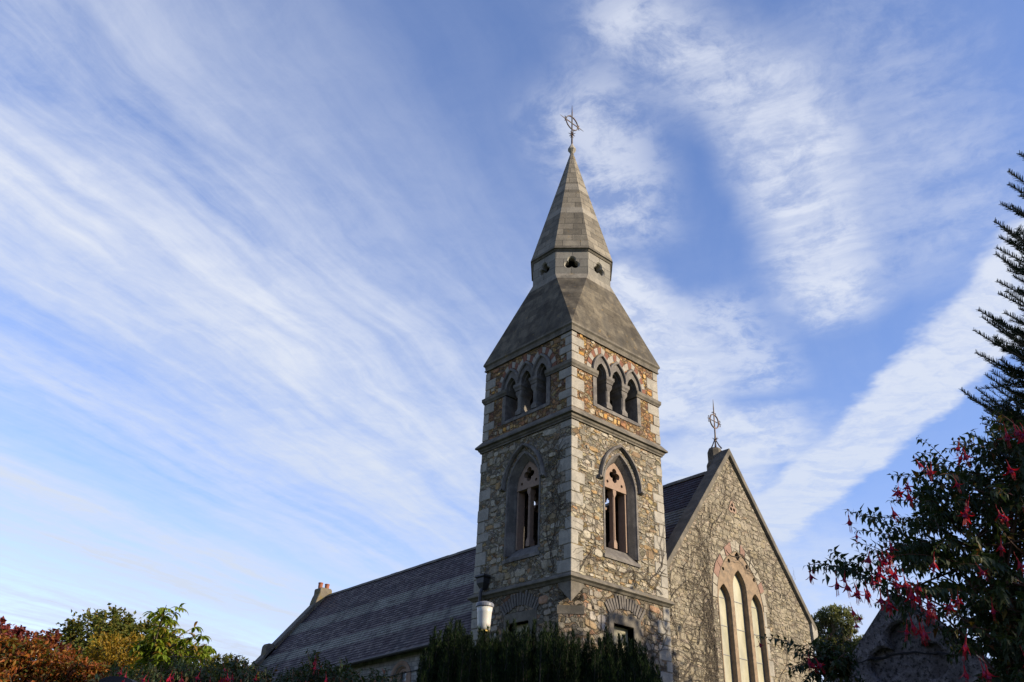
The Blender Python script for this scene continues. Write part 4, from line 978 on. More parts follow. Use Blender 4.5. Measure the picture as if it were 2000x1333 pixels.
for k_ in ('red',):
    m_ = ML[k_]; t = NT(m_.node_tree); b = t.n['Principled BSDF']; tr = t.new('ShaderNodeBsdfTranslucent'); t.put(tr.inputs[0], (.48, .01, .022, 1)); mx = t.new('ShaderNodeMixShader'); mx.inputs[0].default_value = .35
    o_ = [n for n in t.n if n.type == 'OUTPUT_MATERIAL'][0]; t.l.new(b.outputs[0], mx.inputs[1]); t.l.new(tr.outputs[0], mx.inputs[2]); t.l.new(mx.outputs[0], o_.inputs[0])

def px_r(px, dist): return px * dist / FPX
# ---- trees at the left
def bl(px, py, dist, rpx, sq=.8): return (at(px, py, dist), px_r(rpx, dist), sq)
def gnd(px, py, dist): p = at(px, py, dist); return (p.x, p.y, 0)
crown_tree('hawthorn_tree', 'olive green hawthorn with thin upright twigs behind the orange tree', 'tree', gnd(200, 1270, 12), [bl(290, 1250, 12, 36), bl(330, 1275, 12, 40), bl(380, 1295, 12, 34), bl(215, 1235, 12, 40), bl(185, 1255, 12, 58), bl(240, 1262, 12, 50), bl(150, 1275, 12, 45), bl(285, 1285, 12, 45), bl(205, 1310, 12, 80), bl(205, 1213, 12, 18), bl(250, 1226, 12, 16), bl(150, 1232, 12, 16)], .055, .034, ML['green'], 360, 52, seed=2, trunk_r=.12, clr=.34)
crown_tree('autumn_tree', 'purple red leaved small tree at the left edge above the orange leaves', 'tree', gnd(30, 1270, 11), [bl(25, 1268, 11, 34), bl(65, 1252, 11, 18), bl(-10, 1252, 11, 30), bl(100, 1270, 11, 24), bl(3, 1222, 11, 10), bl(105, 1243, 11, 8), bl(45, 1238, 11, 8)], .055, .034, ML['darkred'], 100, 30, seed=3, trunk_r=.08)
crown_tree('maple_tree', 'orange leaved maple in the lower left corner', 'tree', gnd(60, 1330, 9), [bl(40, 1315, 9, 58), bl(110, 1318, 9, 46), bl(-30, 1310, 9, 56), bl(150, 1335, 9, 50), bl(60, 1360, 9, 90), bl(0, 1275, 9, 30), bl(185, 1320, 9, 26)], .055, .026, ML['orange'], 260, 46, seed=4, trunk_r=.10, hang=.6)
crown_tree('autumn_shrub', 'golden yellow leaved shrub between the hawthorn and the green cherry', 'shrub', gnd(240, 1320, 9.5), [bl(225, 1275, 9.6, 38), bl(265, 1290, 9.6, 34), bl(240, 1325, 9.6, 50), bl(195, 1300, 9.6, 28)], .05, .022, ML['yellow'], 100, 34, seed=5, trunk_r=.05, hang=-.5)
crown_tree('garden_shrub', 'small leaved olive shrub beside the foot of the church gable', 'shrub', gnd(430, 1330, 11), [bl(425, 1302, 11, 24), bl(455, 1312, 11, 24), bl(480, 1325, 11, 24), bl(395, 1310, 11, 28), bl(440, 1345, 11, 50), bl(420, 1285, 11, 9), bl(450, 1296, 11, 9)], .05, .02, ML['green'], 110, 34, seed=6, trunk_r=.05, hang=-.6)

def curve(a, b, mid, n=10):
    return [a * (1 - t_) ** 2 + mid * 2 * t_ * (1 - t_) + b * t_ * t_ for t_ in [i / n for i in range(n + 1)]]
# ---- cherry with long drooping leaves
rr = random.Random(21); D = 8.0
root = empty('cherry_sapling', gnd(292, 1300, D), 'young cherry with long drooping bright green leaves in whorls', 'tree')
tk, fo = MB(), MB(); b0 = at(288, 1333, D); g0 = Vector(gnd(288, 1333, D))
tk.tube([g0, g0.lerp(b0, .6) + Vector((.02, 0, 0)), b0, at(293, 1290, D)], [.04, .032, .024, .018], 6)
stem = at(293, 1290, D)
tips = [(325, 1182), (345, 1195), (308, 1195), (300, 1230), (330, 1215), (350, 1232), (375, 1228), (388, 1240), (362, 1250), (340, 1255), (268, 1262), (280, 1250), (275, 1290), (310, 1262), (320, 1285), (350, 1275), (372, 1268), (405, 1258), (410, 1275), (385, 1285), (360, 1300), (330, 1310), (395, 1300), (300, 1310), (345, 1320), (300, 1275), (285, 1320), (318, 1200), (335, 1205), (322, 1240), (340, 1270), (365, 1258), (395, 1272), (325, 1300), (370, 1315), (270, 1300)]
for (x, y) in tips:
    tp = at(x, y, D + rr.uniform(-.35, .35)); st = stem.lerp(at(293, 1320, D), rr.random()) if y > 1240 else stem
    mid = st.lerp(tp, .5) + Vector((0, 0, .04)); cv = curve(st, tp, mid, 7); tk.tube(cv, [.012 * (1 - i / 9) for i in range(8)], 5)
    for i in (2, 3, 4, 5, 6, 7):
        p = cv[i] + rv(rr) * .03
        for j in range(7 if i < 7 else 13):
            dv = rv(rr); dv.z = abs(dv.z) * .3; dv = (dv.normalized() + Vector((0, 0, -.15))).normalized()
            L_ = rr.uniform(.065, .11); W_ = L_ * .30; q = p; s_ = dv.cross(Vector((0, 0, 1))).normalized(); prev = None; i0 = len(fo.v)
            for k_ in range(5):
                w_ = W_ * (.15, .85, 1, .7, .03)[k_] * .5; nn = s_.cross(dv).normalized()
                fo.v += [tuple(q + s_ * w_ + nn * w_ * .35), tuple(q), tuple(q - s_ * w_ + nn * w_ * .35)]
                q = q + dv * L_ / 4; dv = (dv + Vector((0, 0, -.42))).normalized()
            for k_ in range(4):
                a = i0 + 3 * k_; fo.idx((a, a + 1, a + 4, a + 3)); fo.idx((a + 1, a + 2, a + 5, a + 4))
tk.build('trunk', M['bark'], root, weld=False); fo.build('crown', ML['cherry'], root, weld=False)

# ---- far tree beyond the gable
crown_tree('eucalyptus_tree', 'tall airy grey green tree standing far beyond the gable', 'tree', gnd(1630, 1300, 55), [bl(1622, 1200, 55, 22, .7), bl(1605, 1212, 55, 20, .6), bl(1645, 1212, 55, 24, .6), bl(1600, 1232, 55, 14, .5), bl(1665, 1226, 55, 12, .5), bl(1640, 1236, 55, 18, .5), bl(1615, 1262, 55, 24, .5), bl(1650, 1275, 55, 28, .6), bl(1690, 1260, 55, 22, .5)], .20, .09, ML['far'], 240, 46, seed=8, trunk_r=.22, clr=.32)

# ---- fuchsia flowers: one mesh, copied
def flower_mesh(op, seed):
    rr = random.Random(seed); mb = MB(); Z = Vector((0, 0, 1))
    mb.tube([Vector((0, 0, 0)), Vector((.002, 0, -.012)), Vector((0, 0, -.024))], [.0007, .0007, .0009], 4)
    mb.lathe([(.0012, -.022), (.0026, -.027), (.0026, -.030), (.0020, -.033), (.0032, -.040), (.0046, -.046)], 0, 0, 8)
    for k_ in range(4):
        a = PI / 2 * k_ + .3; h_ = Vector((math.cos(a), math.sin(a), 0)); s_ = Vector((-math.sin(a), math.cos(a), 0)); p = Vector((0, 0, -.045)) + h_ * .004; ang = -1.3
        i0 = len(mb.v)
        for i in range(6):
            w_ = (.0042, .0055, .0058, .0046, .0026, .0002)[i]
            mb.v += [tuple(p + s_ * w_), tuple(p - h_ * .0008), tuple(p - s_ * w_)]
            ang += op * .32; p = p + (h_ * math.cos(ang) + Z * math.sin(ang)) * .0062
        for i in range(5):
            c_ = i0 + 3 * i; mb.idx((c_, c_ + 1, c_ + 4, c_ + 3)); mb.idx((c_ + 1, c_ + 2, c_ + 5, c_ + 4))
    i0 = len(mb.v); n0 = len(mb.f)
    mb.lathe([(.003, -.044), (.0065, -.050), (.0075, -.057), (.0060, -.062)], 0, 0, 8, mi=1)
    for k_ in range(6):
        a = k_ * 1.05; q = Vector((math.cos(a), math.sin(a), 0)) * .003; L_ = rr.uniform(.012, .024)
        mb.tube([Vector((0, 0, -.055)) + q, Vector((0, 0, -.068)) + q * 1.2, Vector((0, 0, -.068 - L_)) + q * 1.6], [.0005, .0005, .0007], 3)
    o = mb.build('flower', [ML['red'], ML['purple']], None, smooth=False, weld=False); return o
fl_mesh = [flower_mesh(o_, i) for i, o_ in enumerate((1.0, .6, .15))]
fl_data = [o.data for o in fl_mesh]
for o in fl_mesh: bpy.data.objects.remove(o)
def put_flower(p, parent, rr, sc=1.0):
    o = bpy.data.objects.new('flower', rr.choice((fl_data[0], fl_data[0], fl_data[1], fl_data[2]))); C.objects.link(o)
    o.parent = parent; o.matrix_parent_inverse = parent.matrix_world.inverted()
    o.location = p; o.rotation_euler = (rr.gauss(0, .18), rr.gauss(0, .18), rr.uniform(0, 6.28)); o.scale = (sc,) * 3
def spray(tk, fo, cv, rr, r0, leafL, every, dens=1, start=.25):
    """a twig with pairs of drooping ovate leaves"""
    n = len(cv) - 1; tk.tube(cv, [r0 * (1 - .8 * i / n) for i in range(n + 1)], 5, cap=False)
    L_ = sum((cv[i + 1] - cv[i]).length for i in range(n)); m_ = max(4, int(L_ / every)); az = rr.uniform(0, 3)
    for k_ in range(m_):
        t_ = start + (1 - start) * k_ / (m_ - 1); f = t_ * n; i = min(n - 1, int(f)); p = cv[i].lerp(cv[i + 1], f - i); ax = (cv[i + 1] - cv[i]).normalized()
        az += 1.57; s1 = ax.orthogonal().normalized(); s2 = ax.cross(s1)
        for s_ in range(2 * dens):
            a = az + PI * s_ / dens + rr.gauss(0, .3); dv = (s1 * math.cos(a) + s2 * math.sin(a) + ax * .45 + Vector((0, 0, -.35))).normalized()
            ll = leafL * rr.uniform(.6, 1.15) * (1 - .45 * max(0, t_ - .8) / .2)
            leaf4(fo, p, dv, (Vector((0, 0, 1)) + rv(rr) * .4).normalized(), ll, ll * .46, .16, .38)
# ---- big fuchsia on the right, close to the camera
rr = random.Random(31); D = 3.0
ROOTP = at(2010, 1500, 3.1); g0 = Vector((ROOTP.x, ROOTP.y, 0))
fus = empty('fuchsia_bush', g0, 'large dark fuchsia bush full of red hanging flowers beside the carved stone', 'shrub', None)
tk, fo = MB(), MB()
edge = [(1576, 1104), (1640, 1118), (1655, 998), (1672, 1036), (1742, 928), (1740, 978), (1786, 898), (1800, 885), (1862, 862), (1878, 870), (1930, 842), (1950, 838), (1992, 832), (1700, 1012), (1690, 1072), (1720, 1058), (1760, 1010), (1820, 930), (1900, 885), (1615, 1108), (1745, 1150), (1700, 1145), (1710, 1180), (1960, 900), (1850, 930), (1985, 870)]
poly = [(1700, 1090), (1730, 1010), (1810, 930), (1900, 900), (2080, 840), (2150, 1420), (1870, 1420), (1850, 1270), (1775, 1175), (1730, 1140)]
mains = []
for i in range(9):
    t_ = i / 8; a = (1880 + 230 * t_, 1010 - 150 * t_); e_ = at(a[0] + rr.uniform(-30, 30), a[1] + rr.uniform(-30, 30), D + rr.uniform(-.3, .5))
    md = at(2010 + 20 * i / 8, 1200, D + rr.uniform(-.2, .4)); cv = curve(Vector((ROOTP.x, ROOTP.y, ROOTP.z)) + rv(rr) * .05, e_, md, 12); mains.append(cv)
    tk.tube([g0 + rv(rr) * .05] + cv, [.016] + [.013 * (1 - .75 * j / 12) for j in range(13)], 6, cap=False)
def nearest_start(p):
    best = None
    for cv in mains:
        for q in cv[2:]:
            if q.z < p.z + .12:
                d_ = abs((q - p).length - .34)
                if best is None or d_ < best[0]: best = (d_, q)
    return best[1] if best else mains[0][4]
fpts = []
for (x, y) in edge:
    p = at(x, y, D + rr.uniform(-.25, .25)); st = at(min(2010, x + 170 + rr.uniform(0, 70)), y + 55 + rr.uniform(0, 50), D + .1)
    q = nearest_start(st); tk.tube(curve(q, st, q.lerp(st, .5) + Vector((0, 0, .03)), 6), [.004, .004, .0038, .0036, .0034, .0033, .0032], 5, cap=False)
    cv = curve(st, p, st.lerp(p, .55) + Vector((0, 0, .035 + rr.uniform(0, .04))), 12); spray(tk, fo, cv, rr, .0028, .034, .0145, 1, .1); fpts += [cv[12], cv[10], cv[8]]
    for k_ in range(4):
        q = cv[rr.randint(2, 9)]; e_ = q + (rv(rr) * .8 + CR * -.5 + Vector((0, 0, -.15))).normalized() * rr.uniform(.05, .12)
        spray(tk, fo, curve(q, e_, q.lerp(e_, .5) + Vector((0, 0, .015)), 5), rr, .0015, .031, .015)
n = 0
while n < 235:
    x, y = rr.uniform(1700, 2150), rr.uniform(840, 1420)
    if not inpoly(x, y, poly): continue
    n += 1; p = at(x, y, D + rr.uniform(-.35, .55)); q = nearest_start(p)
    st = q.lerp(p, .3); tk.tube([q, q.lerp(st, .5), st], [.003, .0028, .0025], 4, cap=False)
    spray(tk, fo, curve(st, p, st.lerp(p, .5) + Vector((0, 0, .04)), 9), rr, .0022, .035, .0145, 1 if n % 3 else 2, .05)
# low spray to the left of the stone, with one long thin twig reaching the gable in view
lowt = [(1478, 1243), (1545, 1318), (1560, 1300), (1585, 1262), (1600, 1275), (1620, 1250), (1575, 1330), (1605, 1310), (1630, 1290), (1640, 1330), (1600, 1345), (1560, 1350), (1655, 1300), (1620, 1330), (1590, 1295)]
stl = at(1690, 1400, 3.3)
tk.tube([Vector((stl.x, stl.y, 0)), stl, at(1640, 1330, 3.3)], [.012, .008, .004], 6)
for (x, y) in lowt:
    p = at(x, y, 3.3 + rr.uniform(-.15, .2)); st = at(1640 + rr.uniform(-20, 30), 1330 + rr.uniform(-50, 20), 3.3)
    cv = curve(st, p, st.lerp(p, .5) + Vector((0, 0, .05)), 12); spray(tk, fo, cv, rr, .0024, .028, .012, 1 if x < 1500 else 2, .05)
    if x > 1500:
        for k_ in range(4):
            q = cv[rr.randint(2, 10)]; e_ = q + rv(rr) * rr.uniform(.04, .10); spray(tk, fo, curve(q, e_, q.lerp(e_, .5) + Vector((0, 0, .015)), 5), rr, .0015, .031, .015)
tk.build('stems', M['twig'], fus, weld=False); fo.build('leaves', ML['fuchsia'], fus, weld=False)
fsp = [(1578, 1118, 1.1), (1583, 1112, .8), (1655, 1008, 1.1), (1673, 1046, .7), (1755, 955, 1.1), (1768, 958, 1.1), (1773, 950, .8), (1738, 995, 1.0), (1785, 905, .8), (1806, 912, 1.0), (1818, 915, .9), (1878, 880, 1.1), (1874, 868, .9), (1884, 886, 1), (1960, 838, 1.2), (1985, 845, 1.3), (1975, 832, 1.1), (1992, 840, 1.2), (1965, 912, 1.1), (1888, 990, 1.2), (1893, 980, 1.1), (1884, 1002, 1), (1861, 940, .9), (1632, 1130, 1.2), (1648, 1135, 1.1), (1664, 1143, 1.1), (1672, 1150, 1.1), (1684, 1152, 1.1), (1690, 1146, 1.0), (1700, 1078, 1.2), (1708, 1085, 1.1), (1718, 1080, 1.3), (1722, 1095, 1.1), (1714, 1110, 1.1), (1740, 1098, 1.2), (1752, 1112, 1.2), (1762, 1125, 1.2), (1775, 1142, 1.4), (1782, 1150, 1.3), (1790, 1135, 1.0), (1732, 1165, 1.3), (1718, 1160, 1.1), (1805, 1165, 1.2), (1818, 1175, 1.3), (1826, 1182, 1.1), (1775, 1210, 1.1), (1792, 1215, 1.3), (1800, 1222, 1.1), (1772, 1222, 1.0), (1888, 1245, 1.3), (1920, 1295, 1.3), (1912, 1300, 1.0), (1992, 1275, 1.2), (1945, 1000, 1), (1955, 1005, .9), (1980, 1092, 1), (1905, 1112, .9), (1825, 1092, 1), (1860, 1175, 1.1), (1870, 1165, 1.0), (1880, 1300, 1.1), (1568, 1285, 1.2), (1578, 1280, 1.1), (1586, 1288, 1.1), (1479, 1258, .7), (1660, 1190, .8), (1668, 1218, .7), (1672, 1205, .7), (1998, 1005, 1.1), (1935, 1180, 1.0), (1955, 1060, .9), (1735, 1060, 1), (1745, 1130, 1.1), (1650, 1128, .8), (1725, 1075, 1.1), (1700, 1125, 1)]
for (x, y, s_) in fsp: put_flower(at(x, y - 14, D - .30 + rr.uniform(-.04, .04)) if x > 1600 else at(x, y - 12, 3.0), fus, rr, s_ * .72)

# ---- fuchsias along the bottom left, farther off
rr = random.Random(41)
def low_fuchsia(label, D, spans, g, mat, nfl, leafL=.045, dens=2):
    gx = gnd(g, 1330, D); root = empty('fuchsia_bush', gx, label, 'shrub', 'fuchsia bushes along the bottom of the view')
    tk, fo = MB(), MB(); fl = 0; spots = []
    for (x0, x1, y0, y1, cnt) in spans:
        for i in range(cnt):
            x, y = rr.uniform(x0, x1), y0 + (y1 - y0) * rr.random() ** 1.0
            p = at(x, y, D + rr.uniform(-.4, .4)); st = at(x + rr.uniform(-50, 50), y + rr.uniform(60, 120), D + rr.uniform(-.2, .2))
            cv = curve(st, p, st.lerp(p, .5) + rv(rr) * .05, 8); spray(tk, fo, cv, rr, .004, leafL, .03, dens, .05)
            if y < 1320: spots.append(cv[rr.randint(4, 8)])
    for q in (-80, 0, 80):
        e_ = at(g + q, 1400, D); tk.tube([Vector(gx), Vector(gx).lerp(e_, .5), e_], [.02, .016, .01], 5)
    tk.build('stems', M['twig'], root, weld=False); fo.build('leaves', mat, root, weld=False)
    rr.shuffle(spots)
    for p in spots[:nfl]: put_flower(p + (CAM - p).normalized() * .45 - Vector((0, 0, .01)), root, rr, .8)
low_fuchsia('dim fuchsia with red flowers below the green cherry at bottom left', 5.2, [(225, 420, 1292, 1350, 120), (330, 470, 1285, 1350, 60), (200, 330, 1305, 1350, 50)], 320, ML['fuchlit'], 60)
low_fuchsia('fuchsia with upright leafy shoots in front of the low end of the slate roof', 5.0, [(430, 640, 1300, 1350, 110), (458, 468, 1270, 1300, 4), (440, 500, 1285, 1320, 14), (600, 620, 1268, 1300, 4), (540, 640, 1292, 1330, 30)], 520, ML['fuchsia'], 22)
low_fuchsia('low trailing fuchsia shoots below the eaves beside the round arched window', 4.8, [(630, 690, 1285, 1345, 34), (680, 760, 1305, 1350, 34), (740, 790, 1318, 1350, 12), (610, 700, 1310, 1350, 30)], 700, ML['fuchsia'], 8)

# ---- dark conifer at the right edge
rr = random.Random(51); D = 5.0
tb = at(2140, 1000, D); root = empty('yew_tree', (tb.x, tb.y, 0), 'dark flat needled conifer with long feathery branches at the right edge', 'tree')
tk, fo = MB(), MB()
ttop = at(2120, 60, D + .3)
tk.tube([Vector((tb.x, tb.y, 0)), tb, tb.lerp(ttop, .5), ttop], [.12, .09, .05, .01], 8)
def needle(p, dv, L_, up):
    s_ = dv.cross(up).normalized() * .0018; i = len(fo.v); fo.v += [tuple(p - s_), tuple(p + s_), tuple(p + dv * L_ + s_ * .5), tuple(p + dv * L_ - s_ * .5)]; fo.idx((i, i + 1, i + 2, i + 3))
def nspray(cv, r0, nl, gap=.0042, start=.0):
    n = len(cv) - 1; tk.tube(cv, [r0 * (1 - .75 * i / n) for i in range(n + 1)], 4, cap=False)
    L_ = sum((cv[i + 1] - cv[i]).length for i in range(n)); m_ = int(L_ / gap)
    for k_ in range(m_):
        t_ = start + (1 - start) * k_ / m_; f = t_ * n; i = min(n - 1, int(f)); p = cv[i].lerp(cv[i + 1], f - i); ax = (cv[i + 1] - cv[i]).normalized()
        sd = ax.cross(Vector((0, 0, 1))); sd = sd.normalized() if sd.length > .01 else ax.orthogonal().normalized(); up = sd.cross(ax)
        for s_ in (-1, 1):
            dv = (sd * s_ * rr.uniform(.5, 1) + ax * .6 + up * rr.uniform(-.1, .75)).normalized(); ll = nl * rr.uniform(.75, 1.1) * (1 if t_ < .93 else .7)
            needle(p, dv, ll, up + sd * .5)
ctips = [(1969, 334), (1969, 360), (1992, 381), (1954, 398), (1941, 432), (1951, 463), (1945, 484), (1944, 496), (1961, 510), (1971, 521), (1978, 538), (1946, 549), (1949, 573), (1910, 605), (1917, 619), (1961, 611), (1901, 645), (1905, 689), (1944, 669), (1924, 732), (1876, 761), (1890, 776), (1905, 758), (1921, 802), (1941, 825), (1899, 850), (1990, 300), (2010, 250), (2030, 200), (2060, 150)]
ctips += [(x + rr.uniform(14, 40), y + rr.uniform(-14, 22)) for x, y in ctips[3:26]]
for ti, (x, y) in enumerate(ctips):
    dd = D + rr.uniform(-.35, .35); p = at(x, y, dd)
    w_ = 190 + rr.uniform(0, 40); rise = w_ * rr.uniform(.42, .62); st = at(x + w_, y + rise, dd + .1)
    md = at(x + w_ * .5, y + rise * .62, dd); cv = curve(st, p, md, 16)
    q = tb.lerp(ttop, max(0, min(1, (1000 - y - rise) / 940))); tk.tube([q, st], [.016, .010], 5, cap=False)
    nspray(cv, .008, .028, .0042)
    for k_ in range(9 if y > 640 else 6):
        f = rr.randint(1, 12); q = cv[f]; ax = (cv[f + 1] - cv[f]).normalized(); L_ = (.26 - .017 * f) * rr.uniform(.5, 1.2)
        sd = (ax + rv(rr) * .55 + Vector((0, 0, .1))).normalized(); e_ = q + sd * L_; nspray(curve(q, e_, q.lerp(e_, .5) - Vector((0, 0, L_ * .08)), 6), .003, .026)
for k_ in range(430):                                     # the dense inner foliage
    y = 420 + 1000 * rr.random(); xl_ = 2010 - max(0, min(1, (y - 400) / 380)) * 65; x = xl_ + abs(rr.gauss(0, 1)) * 85 + rr.uniform(0, 20)
    x += 22
    if y < 720: x += 15 + (720 - y) * .28
    q = at(x, y, D + rr.uniform(-.2, .7)); e_ = q + (CR * -rr.uniform(.2, 1) + Vector((0, 0, rr.uniform(-.2, .6))) + rv(rr) * .7).normalized() * rr.uniform(.10, .24)
    nspray(curve(q, e_, q.lerp(e_, .5) - Vector((0, 0, .02)), 5), .003, .027, .0055)
tk.build('trunk', M['bark'], root, weld=False); fo.build('crown', ML['fir'], root, weld=False)

# ---- upright yew in front of the tower
rr = random.Random(61); D = 13.0
c0 = at(1060, 1333, D); root = empty('upright_yew', (c0.x, c0.y, 0), 'broad dark green Irish yew with upright shoots hiding the foot of the tower', 'tree')
tk, fo = MB(), MB()
sky_l = [(816, 1330), (819, 1290), (826, 1262), (838, 1235), (849, 1220), (862, 1208), (886, 1210), (897, 1210), (927, 1230), (962, 1224), (1000, 1211), (1032, 1211), (1048, 1212), (1083, 1216), (1105, 1232), (1127, 1226), (1145, 1238), (1178, 1224), (1213, 1235), (1229, 1242), (1259, 1250), (1270, 1280), (1285, 1298), (1300, 1312), (1306, 1340)]
def skyline(x):
    for i in range(len(sky_l) - 1):
        if sky_l[i][0] <= x <= sky_l[i + 1][0]:
            t_ = (x - sky_l[i][0]) / (sky_l[i + 1][0] - sky_l[i][0]); return sky_l[i][1] * (1 - t_) + sky_l[i + 1][1] * t_
    return 1345
def shoot(tip, H, rad, nn):
    lean = rv(rr) * .10; b_ = tip - Vector((lean.x, lean.y, H)); tk.tube([b_, b_.lerp(tip, .5) + lean * .1, tip], [.012, .008, .002], 4, cap=False)
    for k_ in range(nn):
        t_ = k_ / nn; p = b_.lerp(tip, t_); a = rr.uniform(0, 6.28); taper = min(1, (1 - t_) * 3.2 + .22)
        o_ = Vector((math.cos(a), math.sin(a), 0)); q = p + o_ * rad * taper * rr.uniform(.2, .9)
        dv = (o_ * rr.uniform(.25, .8) + Vector((0, 0, 1))).normalized(); L_ = rr.uniform(.035, .07); s_ = dv.cross(rv(rr)).normalized() * .0055
        i = len(fo.v); fo.v += [tuple(q - s_), tuple(q + s_), tuple(q + dv * L_)]; fo.idx((i, i + 1, i + 2))
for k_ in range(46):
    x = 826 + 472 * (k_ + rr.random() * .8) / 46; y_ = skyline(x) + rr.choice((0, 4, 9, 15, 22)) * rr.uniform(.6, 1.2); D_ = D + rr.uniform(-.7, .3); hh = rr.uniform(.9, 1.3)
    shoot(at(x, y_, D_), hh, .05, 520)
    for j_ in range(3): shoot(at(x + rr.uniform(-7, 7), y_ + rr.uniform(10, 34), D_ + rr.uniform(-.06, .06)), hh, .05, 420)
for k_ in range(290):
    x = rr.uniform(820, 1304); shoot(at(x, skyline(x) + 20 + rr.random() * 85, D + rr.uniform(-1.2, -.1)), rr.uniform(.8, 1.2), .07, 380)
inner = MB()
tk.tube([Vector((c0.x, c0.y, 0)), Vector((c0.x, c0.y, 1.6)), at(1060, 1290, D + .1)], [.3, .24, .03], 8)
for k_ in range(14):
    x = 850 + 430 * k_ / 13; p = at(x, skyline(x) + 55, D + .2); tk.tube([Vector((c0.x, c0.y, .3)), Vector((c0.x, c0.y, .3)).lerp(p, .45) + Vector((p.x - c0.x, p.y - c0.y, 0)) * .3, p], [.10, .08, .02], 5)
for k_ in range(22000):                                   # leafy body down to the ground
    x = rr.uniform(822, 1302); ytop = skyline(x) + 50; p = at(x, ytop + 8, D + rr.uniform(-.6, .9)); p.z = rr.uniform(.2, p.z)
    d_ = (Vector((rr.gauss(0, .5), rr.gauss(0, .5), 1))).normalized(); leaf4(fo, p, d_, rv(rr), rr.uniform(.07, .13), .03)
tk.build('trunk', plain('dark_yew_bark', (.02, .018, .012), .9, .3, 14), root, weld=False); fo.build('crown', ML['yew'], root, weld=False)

# ------------------------------------------------------------------ street lamp before the tower
L0 = at(946, 1206, 15.2); lx, ly, lz = L0.x, L0.y, L0.z
lamp = empty('garden_lamp', (lx, ly, 0), 'white glass lamp with grey cap on a post behind the dark yew', 'lamp')
mb = MB(); mb.lathe([(.11, .0), (.11, .25), (.075, .32), (.05, .9), (.045, lz - .45), (.07, lz - .42), (.07, lz - .36), (.05, lz - .33), (.06, lz - .22)], lx, ly, 16); mb.build('post', M['castiron'], lamp, smooth=False)
dm, t, b = newmat('opal_lamp_glass', .35, .5); t.put(b.inputs['Base Color'], (.40, .39, .34, 1)); b.inputs['Subsurface Weight'].default_value = .15
mb = MB(); mb.lathe([(.085, lz - .22), (.105, lz - .205), (.112, lz - .10), (.125, lz + .08), (.138, lz + .17)], lx, ly, 24); mb.build('diffuser', dm, lamp, smooth=True)
gc = plain('grey_lamp_cap', (.12, .125, .14), .45, .15, 12)
mb = MB(); mb.lathe([(.148, lz + .165), (.155, lz + .175), (.155, lz + .215), (.14, lz + .235), (.06, lz + .26), (.01, lz + .265)], lx, ly, 24); mb.build('cap', gc, lamp)
br = plain('brass_ring', (.35, .25, .08), .4, .2, 12, .5, .8)
mb = MB(); mb.lathe([(.09, lz - .245), (.10, lz - .24), (.10, lz - .215), (.09, lz - .21)], lx, ly, 20); mb.build('ring', br, lamp)

# ------------------------------------------------------------------ carved gabled stone by the fuchsia
mm, t, b = newmat('dark_lichened_stone', .92, .15); co = t.new('ShaderNodeTexCoord').outputs['Object']
f1 = t.noise(co, 60, 6, .75); f2 = t.noise(co, 12, 5, .7); f3 = t.noise(co, 5, 4, .6)
c_ = t.ramp(f2, [(.3, (.07, .06, .056)), (.5, (.15, .128, .122)), (.7, (.29, .25, .24))]); c_ = t.mix(t.ss(f1, .50, .62), c_, (.03, .027, .025, 1)); c_ = t.mix(t.ss(f3, .55, .62), c_, (.05, .045, .04, 1))
t.put(b.inputs['Base Color'], c_); bump(t, b, t.m('ADD', f1, t.m('MULTIPLY', f2, 2.2)), 1.0, .02)
mon = empty('carved_gravestone', (-12.3, -14.0, 0), 'dark gabled gravestone with a sunken quatrefoil and a crack under the fuchsia', 'gravestone')
Fm = lambda u_, v_, w_: (-12.3 - w_, -14.0 - u_, v_)
mb = MB(); qf = foil(.01, 2.245, .092, .078, 4, PI / 2, 56); qf2 = foil(.01, 2.245, .092, .069, 4, PI / 2, 56)
ol = [(-.46, 0), (.46, 0), (.46, 1.90), (.51, 1.95), (.51, 2.02), (.47, 2.04), (.03, 2.50), (0, 2.53), (-.03, 2.50), (-.47, 2.04), (-.51, 2.02), (-.51, 1.95), (-.46, 1.90)]
mb.plate(ol, [qf], Fm, 0, -.045, sides=False)
mb.loft([[Fm(a, b_, 0) for a, b_ in qf], [Fm(a, b_, -.012) for a, b_ in qf2], [Fm(a, b_, -.045) for a, b_ in qf2]], closed_ring=True)
mb.build('carved_face', mm, mon, weld=False)
mb = MB(); mb.plate(ol, [], Fm, -.0452, -.20); mb.build('slab', mm, mon, bevel=.006)
mb = MB(); rr = random.Random(5); pts = [(-.42 + .84 * i / 24, 2.272 + rr.gauss(0, .0035) - .02 * math.sin(i * .4)) for i in range(25)]
mb.tube([Fm(a, b_, -.001 if abs(a) > .13 else -.043) for a, b_ in pts], [.004 + .0012 * math.sin(i * 1.7) for i in range(25)], 5); mb.build('crack', plain('dark_crack_fill', (.018, .016, .017), .9, .3, 30), mon)

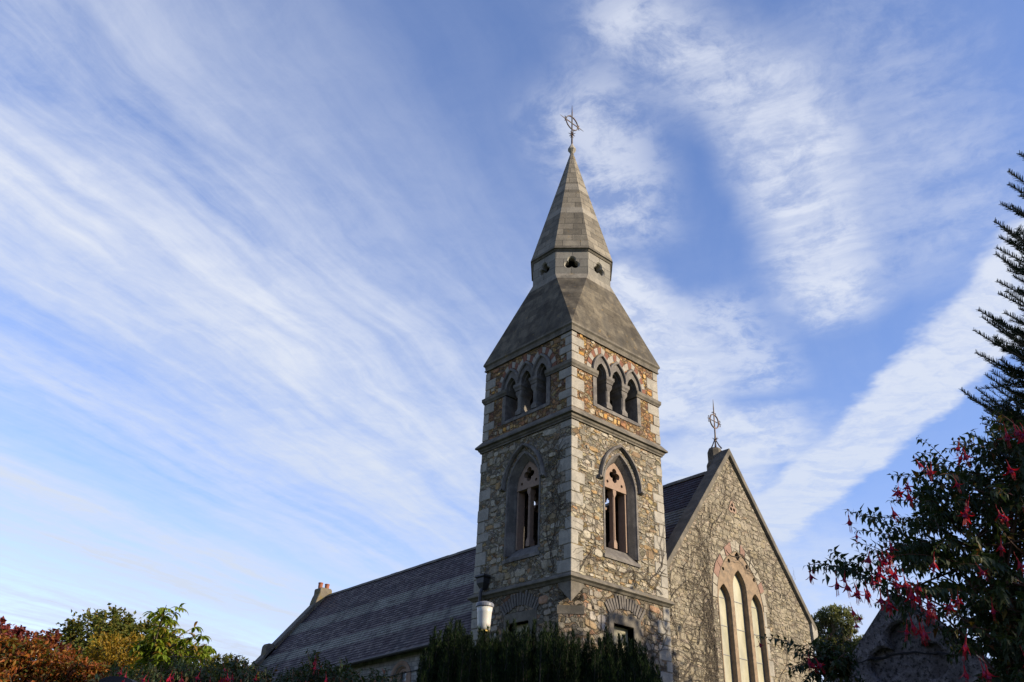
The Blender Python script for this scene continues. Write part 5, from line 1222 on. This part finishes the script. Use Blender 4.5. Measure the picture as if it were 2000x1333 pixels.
hs_ = at(229, 1321, 4.6); hw_ = .11
mb = MB(); Fh = lambda u_, v_, w_: (hs_.x + u_ * CR.x * 1.1 - w_ * .6, hs_.y + u_ * CR.y * 1.1 - w_ * .6, v_)
mb.plate([(-.075, 0), (.075, 0)] + [(.075 * math.cos(PI * i / 14), hs_.z - .03 + .03 * math.sin(PI * i / 14)) for i in range(15)], [], Fh, 0, -.09)
o = mb.build('headstone', plain('dark_polished_stone', (.012, .012, .016), .6, .3, 20, .2), bevel=.004); tag(o, 'low dark round topped headstone among the fuchsias at bottom left', 'headstone')
# ------------------------------------------------------------------ trees outside the frame that shade the foreground
shg = 'big trees behind the photographer'
ML['shade'] = leafmat('beech_leaf', [(0, (.03, .05, .015)), (1, (.06, .09, .025))], .25)
def V(*a): return Vector(a)
crown_tree('shade_tree', 'broad green tree behind the photographer near the carved stone', 'tree', (-8.5, -22.5, 0), [(V(-8.6, -22, 5.4), 2.5, .9), (V(-10.8, -22.6, 4.2), 2.2, .9), (V(-6.2, -22, 5.6), 2.3, .9), (V(-8.5, -22, 3.2), 2.6, .8), (V(-12.6, -22.5, 3.2), 1.9, .9)], .32, .2, ML['shade'], 240, 22, shg, .3, .25, 71)
crown_tree('shade_tree', 'tall green tree right of the photographer shading the yew', 'tree', (-.5, -20.5, 0), [(V(-.5, -20, 7.6), 3.3, .9), (V(-3.4, -20.5, 6.2), 2.8, .9), (V(2.6, -20, 6.6), 3.0, .9), (V(-.5, -20.5, 4.4), 3.2, .8)], .36, .22, ML['shade'], 260, 24, shg, .3, .3, 72)
crown_tree('shade_tree', 'tallest green tree on the right whose shade falls on the tower foot', 'tree', (10.6, -17.5, 0), [(V(10.6, -17, 11.3), 2.9, .9), (V(7.8, -17.5, 10.3), 2.4, .9), (V(13.8, -17, 10.2), 2.6, .9), (V(10.6, -17.5, 7.5), 3.2, .9), (V(13.8, -17.5, 7.0), 2.8, .9)], .36, .22, ML['shade'], 300, 26, shg, .3, .35, 73)
